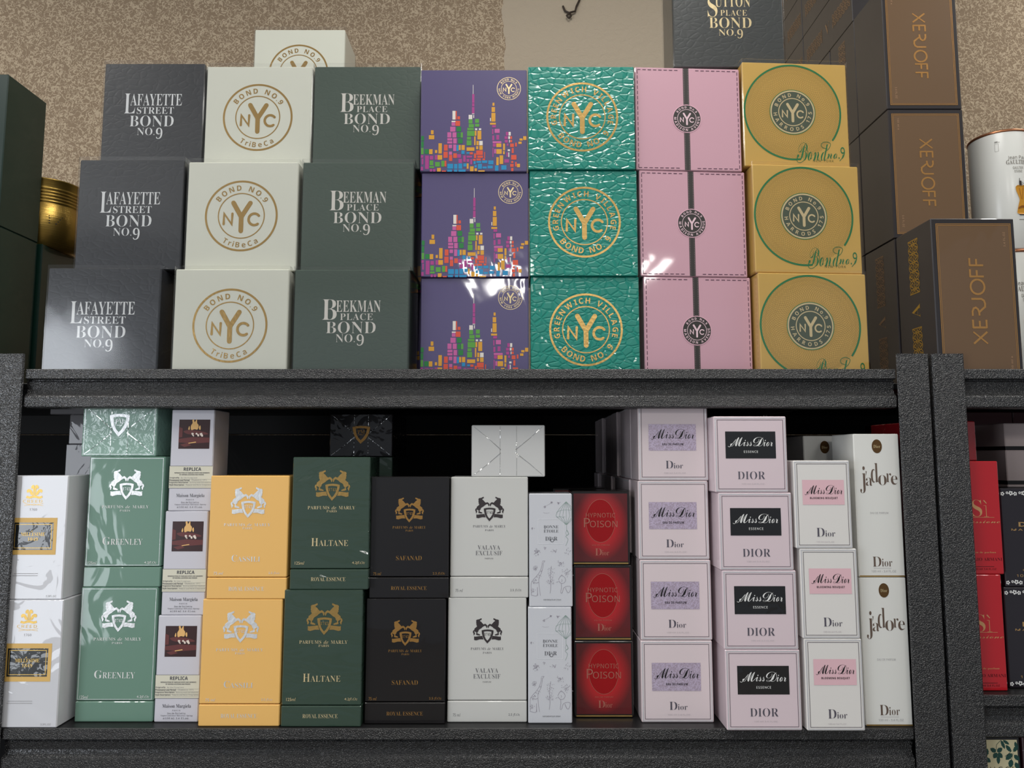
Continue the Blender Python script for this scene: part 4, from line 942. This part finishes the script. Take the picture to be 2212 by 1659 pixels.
# --- tall white boxes with a seal
W, H, D = .0560, .1728, .0620
b = proto(D); carton(b, W, H, D, card('bright_white_card', (226, 226, 221), 0.45, film=0.6, wscale=8, wstr=0.15))
a = Art(W, H); a.disc(.51, .088, .0062, 1.36, 40); se = a.build('seal', foil('seal_bronze', (132, 98, 62), 0.8, 0.2), b, 'front', 0.0005, D=D)
a = Art(W, H); a.text('Dior', 'serif', .437, .078, .583, .10, -0.02); a.build('seal_lettering', PALEG, se, 'front', 0.0007, D=D)
a = Art(W, H); A0 = -0.022
a.text('j', 'serif', .105, .229, .225, .418, A0); a.text('a', 'serif', .232, .309, .373, .366, A0); a.text('d', 'serif', .350, .207, .512, .344, A0); a.text('o', 'serif', .505, .291, .690, .362, A0); a.text('r', 'serif', .682, .278, .792, .340, A0); a.text('e', 'serif', .782, .294, .925, .358, A0)
a.fpoly([(.238, .262), (.262, .265), (.252, .285), (.236, .298), (.244, .28)])
a.text('D', 'serif', .30, .858, .49, .926, -0.022); a.text('ior', 'serif', .50, .872, .725, .926, -0.016)
a.build('lettering', foil('brown_foil', (122, 104, 92), 0.5, 0.35), b, 'front', D=D)
a = Art(W, H); a.text('EAU DE PARFUM', 'sans', .30, .549, .69, .563, 0, 1.1); a.text('100 ml - 3.4 FL.OZ', 'sans', .27, .950, .80, .966); a.rect(.32, .937, .70, .939); a.build('small_lettering', ink('pale_grey_ink', (166, 164, 166), 0.5), b, 'front', D=D)
a = Art(W, H); a.rect(.01, .987, .99, .997); a.build('gold_edge', GOLD, b, 'front', D=D)
g = 'tall white boxes with a bronze seal'
place(b, [(.4474, .9125, ZL, 0, 'tall white box with round seal, lower of two beside the right upright', g), (.4472, .9125, ZL + .1730, 0, 'tall white box with round seal, upper of two beside the right upright', g),
          (.4200, 1.000, ZL + .1730, 0, 'tall white box half hidden in the shade behind the upper seal box', g), (.4200, 1.000, ZL, 0, 'tall white box hidden behind the lower seal box', None)])

# --- grey boxes in the shade at the left back
GREY = card('grey_card', (98, 96, 100), 0.45, film=0.8, wscale=18, wstr=0.5)
def plain(W, H, D, mat, items, cat='perfume box'):
    b = proto(D); carton(b, W, H, D, mat); return place(b, items), b
plain(.100, .168, .080, GREY, [(-.610, 1.10, ZL, 0, 'grey box at the left back, hidden at the foot of the grey stack', None), (-.610, 1.10, ZL + .1682, 0, 'grey film-wrapped box at the left back, behind the white crest boxes', None)])
plain(.096, .0435, .080, GREY, [(-.609, 1.10, ZL + .3364, 0, 'low grey box at the left back, on the grey stack beside the lying green box', None)])
plain(.110, .018, .090, GREY, [(-.632, 1.10, ZL + .3802, 0, 'grey box at the left back, topmost, just under the beam', None)])

# ================================================================== RIGHT-HAND UNIT
W, H, D = .0610, .1372, .0500
b = proto(D); carton(b, W, H, D, card('scarlet_card', (184, 14, 28), 0.38, film=1.0, wscale=9, wstr=0.42))
a = Art(W, H); a.text('S', 'serif', .42, .345, .625, .495, -0.036); a.rect(.70, .395, .712, .495); a.rect(.66, .493, .755, .496); a.rect(.66, .395, .712, .398); a.fpoly([(.655, .352), (.675, .347), (.725, .375), (.715, .38)]); a.rect(.40, .499, .86, .502)
a.text('passione', 'script', .22, .525, .97, .565, -0.03); a.text('eau de parfum', 'serif', .39, .80, .85, .82, -0.02)
a.build('gold_lettering', foil('rose_gold_pale', (220, 168, 118), 0.4, 0.35), b, 'front', D=D)
a = Art(W, H); a.text('GIORGIO ARMANI', 'serif', .16, .855, .97, .882, -0.015); a.rect(.4, .93, .8, .934); a.text('100 ml 3.4 FL.OZ', 'sans', .38, .945, .84, .962)
a.build('dark_lettering', ink('dark_red_ink', (80, 6, 14), 0.45), b, 'front', D=D)
g = 'scarlet boxes behind the right upright'
place(b, [(.5655, .921, ZR, 0, 'scarlet box half behind the right upright, lower of two', g), (.5700, .921, ZR + .1374, 0, 'scarlet box half behind the right upright, upper of two', g)])
plain(.070, .0500, .13, card('scarlet_crinkled', (150, 24, 32), 0.38, film=1.0, wscale=36, wstr=0.9), [(.5525, .940, ZR + .2750, 0, 'scarlet box lying on the upright scarlet pair, crinkled film end', None)])
# dark boxes with white flower borders
W, H, D = .0930, .1203, .0500
b = proto(D); carton(b, W, H, D, card('violet_black_card', (28, 22, 30), 0.35, film=0.9, wscale=9, wstr=0.3))
a = Art(W, H)
for yy in (.050, .950):
    x = .03; k = 0
    while x < .98:
        s = (.0026, .0018, .0030)[k % 3]; c = a.P(x, yy + (.006, -.004, .0)[k % 3])
        for q in range(5):
            th = 2 * PI * q / 5 + k; px, py = c[0] + s * .62 * math.cos(th), c[1] + s * .62 * math.sin(th)
            a.add([(px + s * .36 * math.cos(PI * j / 4), py + s * .36 * math.sin(PI * j / 4)) for j in range(8)], [tuple(range(8))])
        x += (.062, .05, .058)[k % 3]; k += 1
a.build('flower_border', WHITE, b, 'front', D=D)
a = Art(W, H); a.text('DAISY', 'sansb', .22, .345, .78, .392, 0, 1.15); a.text('MARC JACOBS', 'sans', .12, .412, .88, .438, 0.008, 1.35); a.text('100 ml 3.4 FL.OZ', 'sans', .15, .872, .85, .900, 0, 1.1); a.text('EAU DE TOILETTE', 'sans', .24, .822, .76, .838, 0, 1.2)
a.build('gold_lettering', foil('dull_gold_foil', (196, 158, 104), 0.5, 0.4), b, 'front', D=D)
g = 'black boxes with white flower borders'
place(b, [(.6510, .931, ZR, 0, 'black box with white flower border at the right edge, lower of two', g), (.6540, .931, ZR + .1206, 0, 'black box with white flower border at the right edge, upper of two', g)])
# pale boxes with black feet
def banded(W, H, D, x, fy, z, label):
    b = proto(D); carton(b, W, H, D, card('pale_taupe_card', (196, 180, 178), 0.5))
    a = Art(W, H); h = .005 / H; a.rect(0, 1 - h, 1, 1); a.build('black_band', BLACK, b, 'front', D=D); a = Art(D, H); a.rect(0, 1 - h, 1, 1); a.build('black_band', BLACK, b, 'left', D=W)
    place(b, [(x, fy, z, 0, label, 'pale boxes with black feet')])
px = .677 + .05
banded(.1, .2423, .075, px, 1.02, ZR, 'tall pale box with black foot band, mostly hidden behind the flower boxes'); banded(.1, .0466, .075, px, 1.02, ZR + .2425, 'pale low box with black foot band above the flower boxes'); banded(.1, .0366, .075, px, 1.02, ZR + .2893, 'pale low box with black foot band, topmost on the right-hand shelf')
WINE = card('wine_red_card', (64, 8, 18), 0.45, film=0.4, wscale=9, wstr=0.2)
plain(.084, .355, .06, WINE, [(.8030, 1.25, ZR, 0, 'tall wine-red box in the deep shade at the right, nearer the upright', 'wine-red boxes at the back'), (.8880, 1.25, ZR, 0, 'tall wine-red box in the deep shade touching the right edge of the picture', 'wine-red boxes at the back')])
W, H, D = .1, .332, .06
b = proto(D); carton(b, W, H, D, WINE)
a = Art(W, H); a.rect(.09, .022, .40, .052); a.build('barcode_label', WHITE, b, 'front', D=D)
a = Art(W, H)
for k in range(22): x = .11 + k * .0128; a.rect(x, .026, x + (.004, .007, .005)[k % 3], .048)
a.build('barcode_bars', BLACK, b, 'front', 0.0005, D=D)
place(b, [(.6540, 1.21, ZR, 0, 'dark red box with small barcode label, seen past the top of the tall white boxes', None)])
# floral box on the lowest visible shelf
ZG = EYE - 0.507
W, H, D = .0560, .1700, .0500
b = proto(D); carton(b, W, H, D, card('charcoal_card', (46, 46, 48), 0.45))
a = Art(W, H); a.rect(.06, .018, .94, .985); a.build('front_panel', ink('cream_panel', (222, 212, 172), 0.45), b, 'front', D=D)
a = Art(W, H)
def leaf(x, y, ang, L, w):
    c = a.P(x, y); dx, dy = math.cos(ang), math.sin(ang)
    prof = [(0, 0), (.15, .5), (.3, .85), (.38, .7), (.5, 1), (.6, .75), (.75, .7), (1, 0)]
    up = [(c[0] + dx * L * t - dy * w * s, c[1] + dy * L * t + dx * w * s) for t, s in prof]; dn = [(c[0] + dx * L * t + dy * w * s, c[1] + dy * L * t - dx * w * s) for t, s in prof[1:-1]][::-1]
    a.poly(up + dn)
for (x, y, an, L, w) in ((.12, .04, -.8, .009, .0016), (.06, .06, -.3, .008, .0014), (.20, .13, 2.3, .010, .004), (.22, .13, 1.1, .010, .0038), (.20, .14, -2.3, .009, .0036), (.24, .14, -.7, .008, .003), (.48, .10, 2.6, .008, .003), (.50, .10, .6, .008, .003), (.50, .105, -2.2, .008, .0032), (.52, .105, -.9, .008, .003), (.52, .125, -1.6, .010, .0025), (.60, .02, -1.2, .011, .0022), (.64, .02, -.6, .009, .002), (.80, .10, 2.2, .010, .0026), (.85, .10, .9, .010, .0026), (.82, .11, -2.4, .011, .0034), (.86, .12, -.8, .009, .003), (.80, .15, -1.8, .010, .0034), (.88, .17, -1.2, .009, .003), (.90, .03, -1.4, .008, .002), (.30, .28, 1.0, .012, .004), (.7, .30, 2.0, .012, .004), (.5, .36, .3, .012, .004)): leaf(x, y, an, L, w)
a.fstroke([(.60, .02), (.50, .05), (.48, .09)], .0005); a.fstroke([(.82, .09), (.72, .12), (.66, .13)], .0005); a.fstroke([(.80, .15), (.84, .11)], .0005)
a.build('leaf_print', ink('leaf_green', (36, 78, 70), 0.5), b, 'front', 0.0005, D=D)
a = Art(W, H); a.text('GUCCI', 'sans', .16, .200, .84, .255, -0.02, 1.3); a.build('lettering', ink('leaf_dark', (40, 50, 44), 0.5), b, 'front', 0.0006, D=D)
place(b, [(.5835, .930, ZG, 0, 'cream box with green leaf print at the bottom right', None)])
plain(.07, .170, .05, card('burgundy_dark_card', (54, 24, 32), 0.4, film=0.8, wscale=30, wstr=0.4), [(.6500, .930, ZG, 0, 'dark burgundy box beside the cream leaf-print box, cut by the right edge', None)])
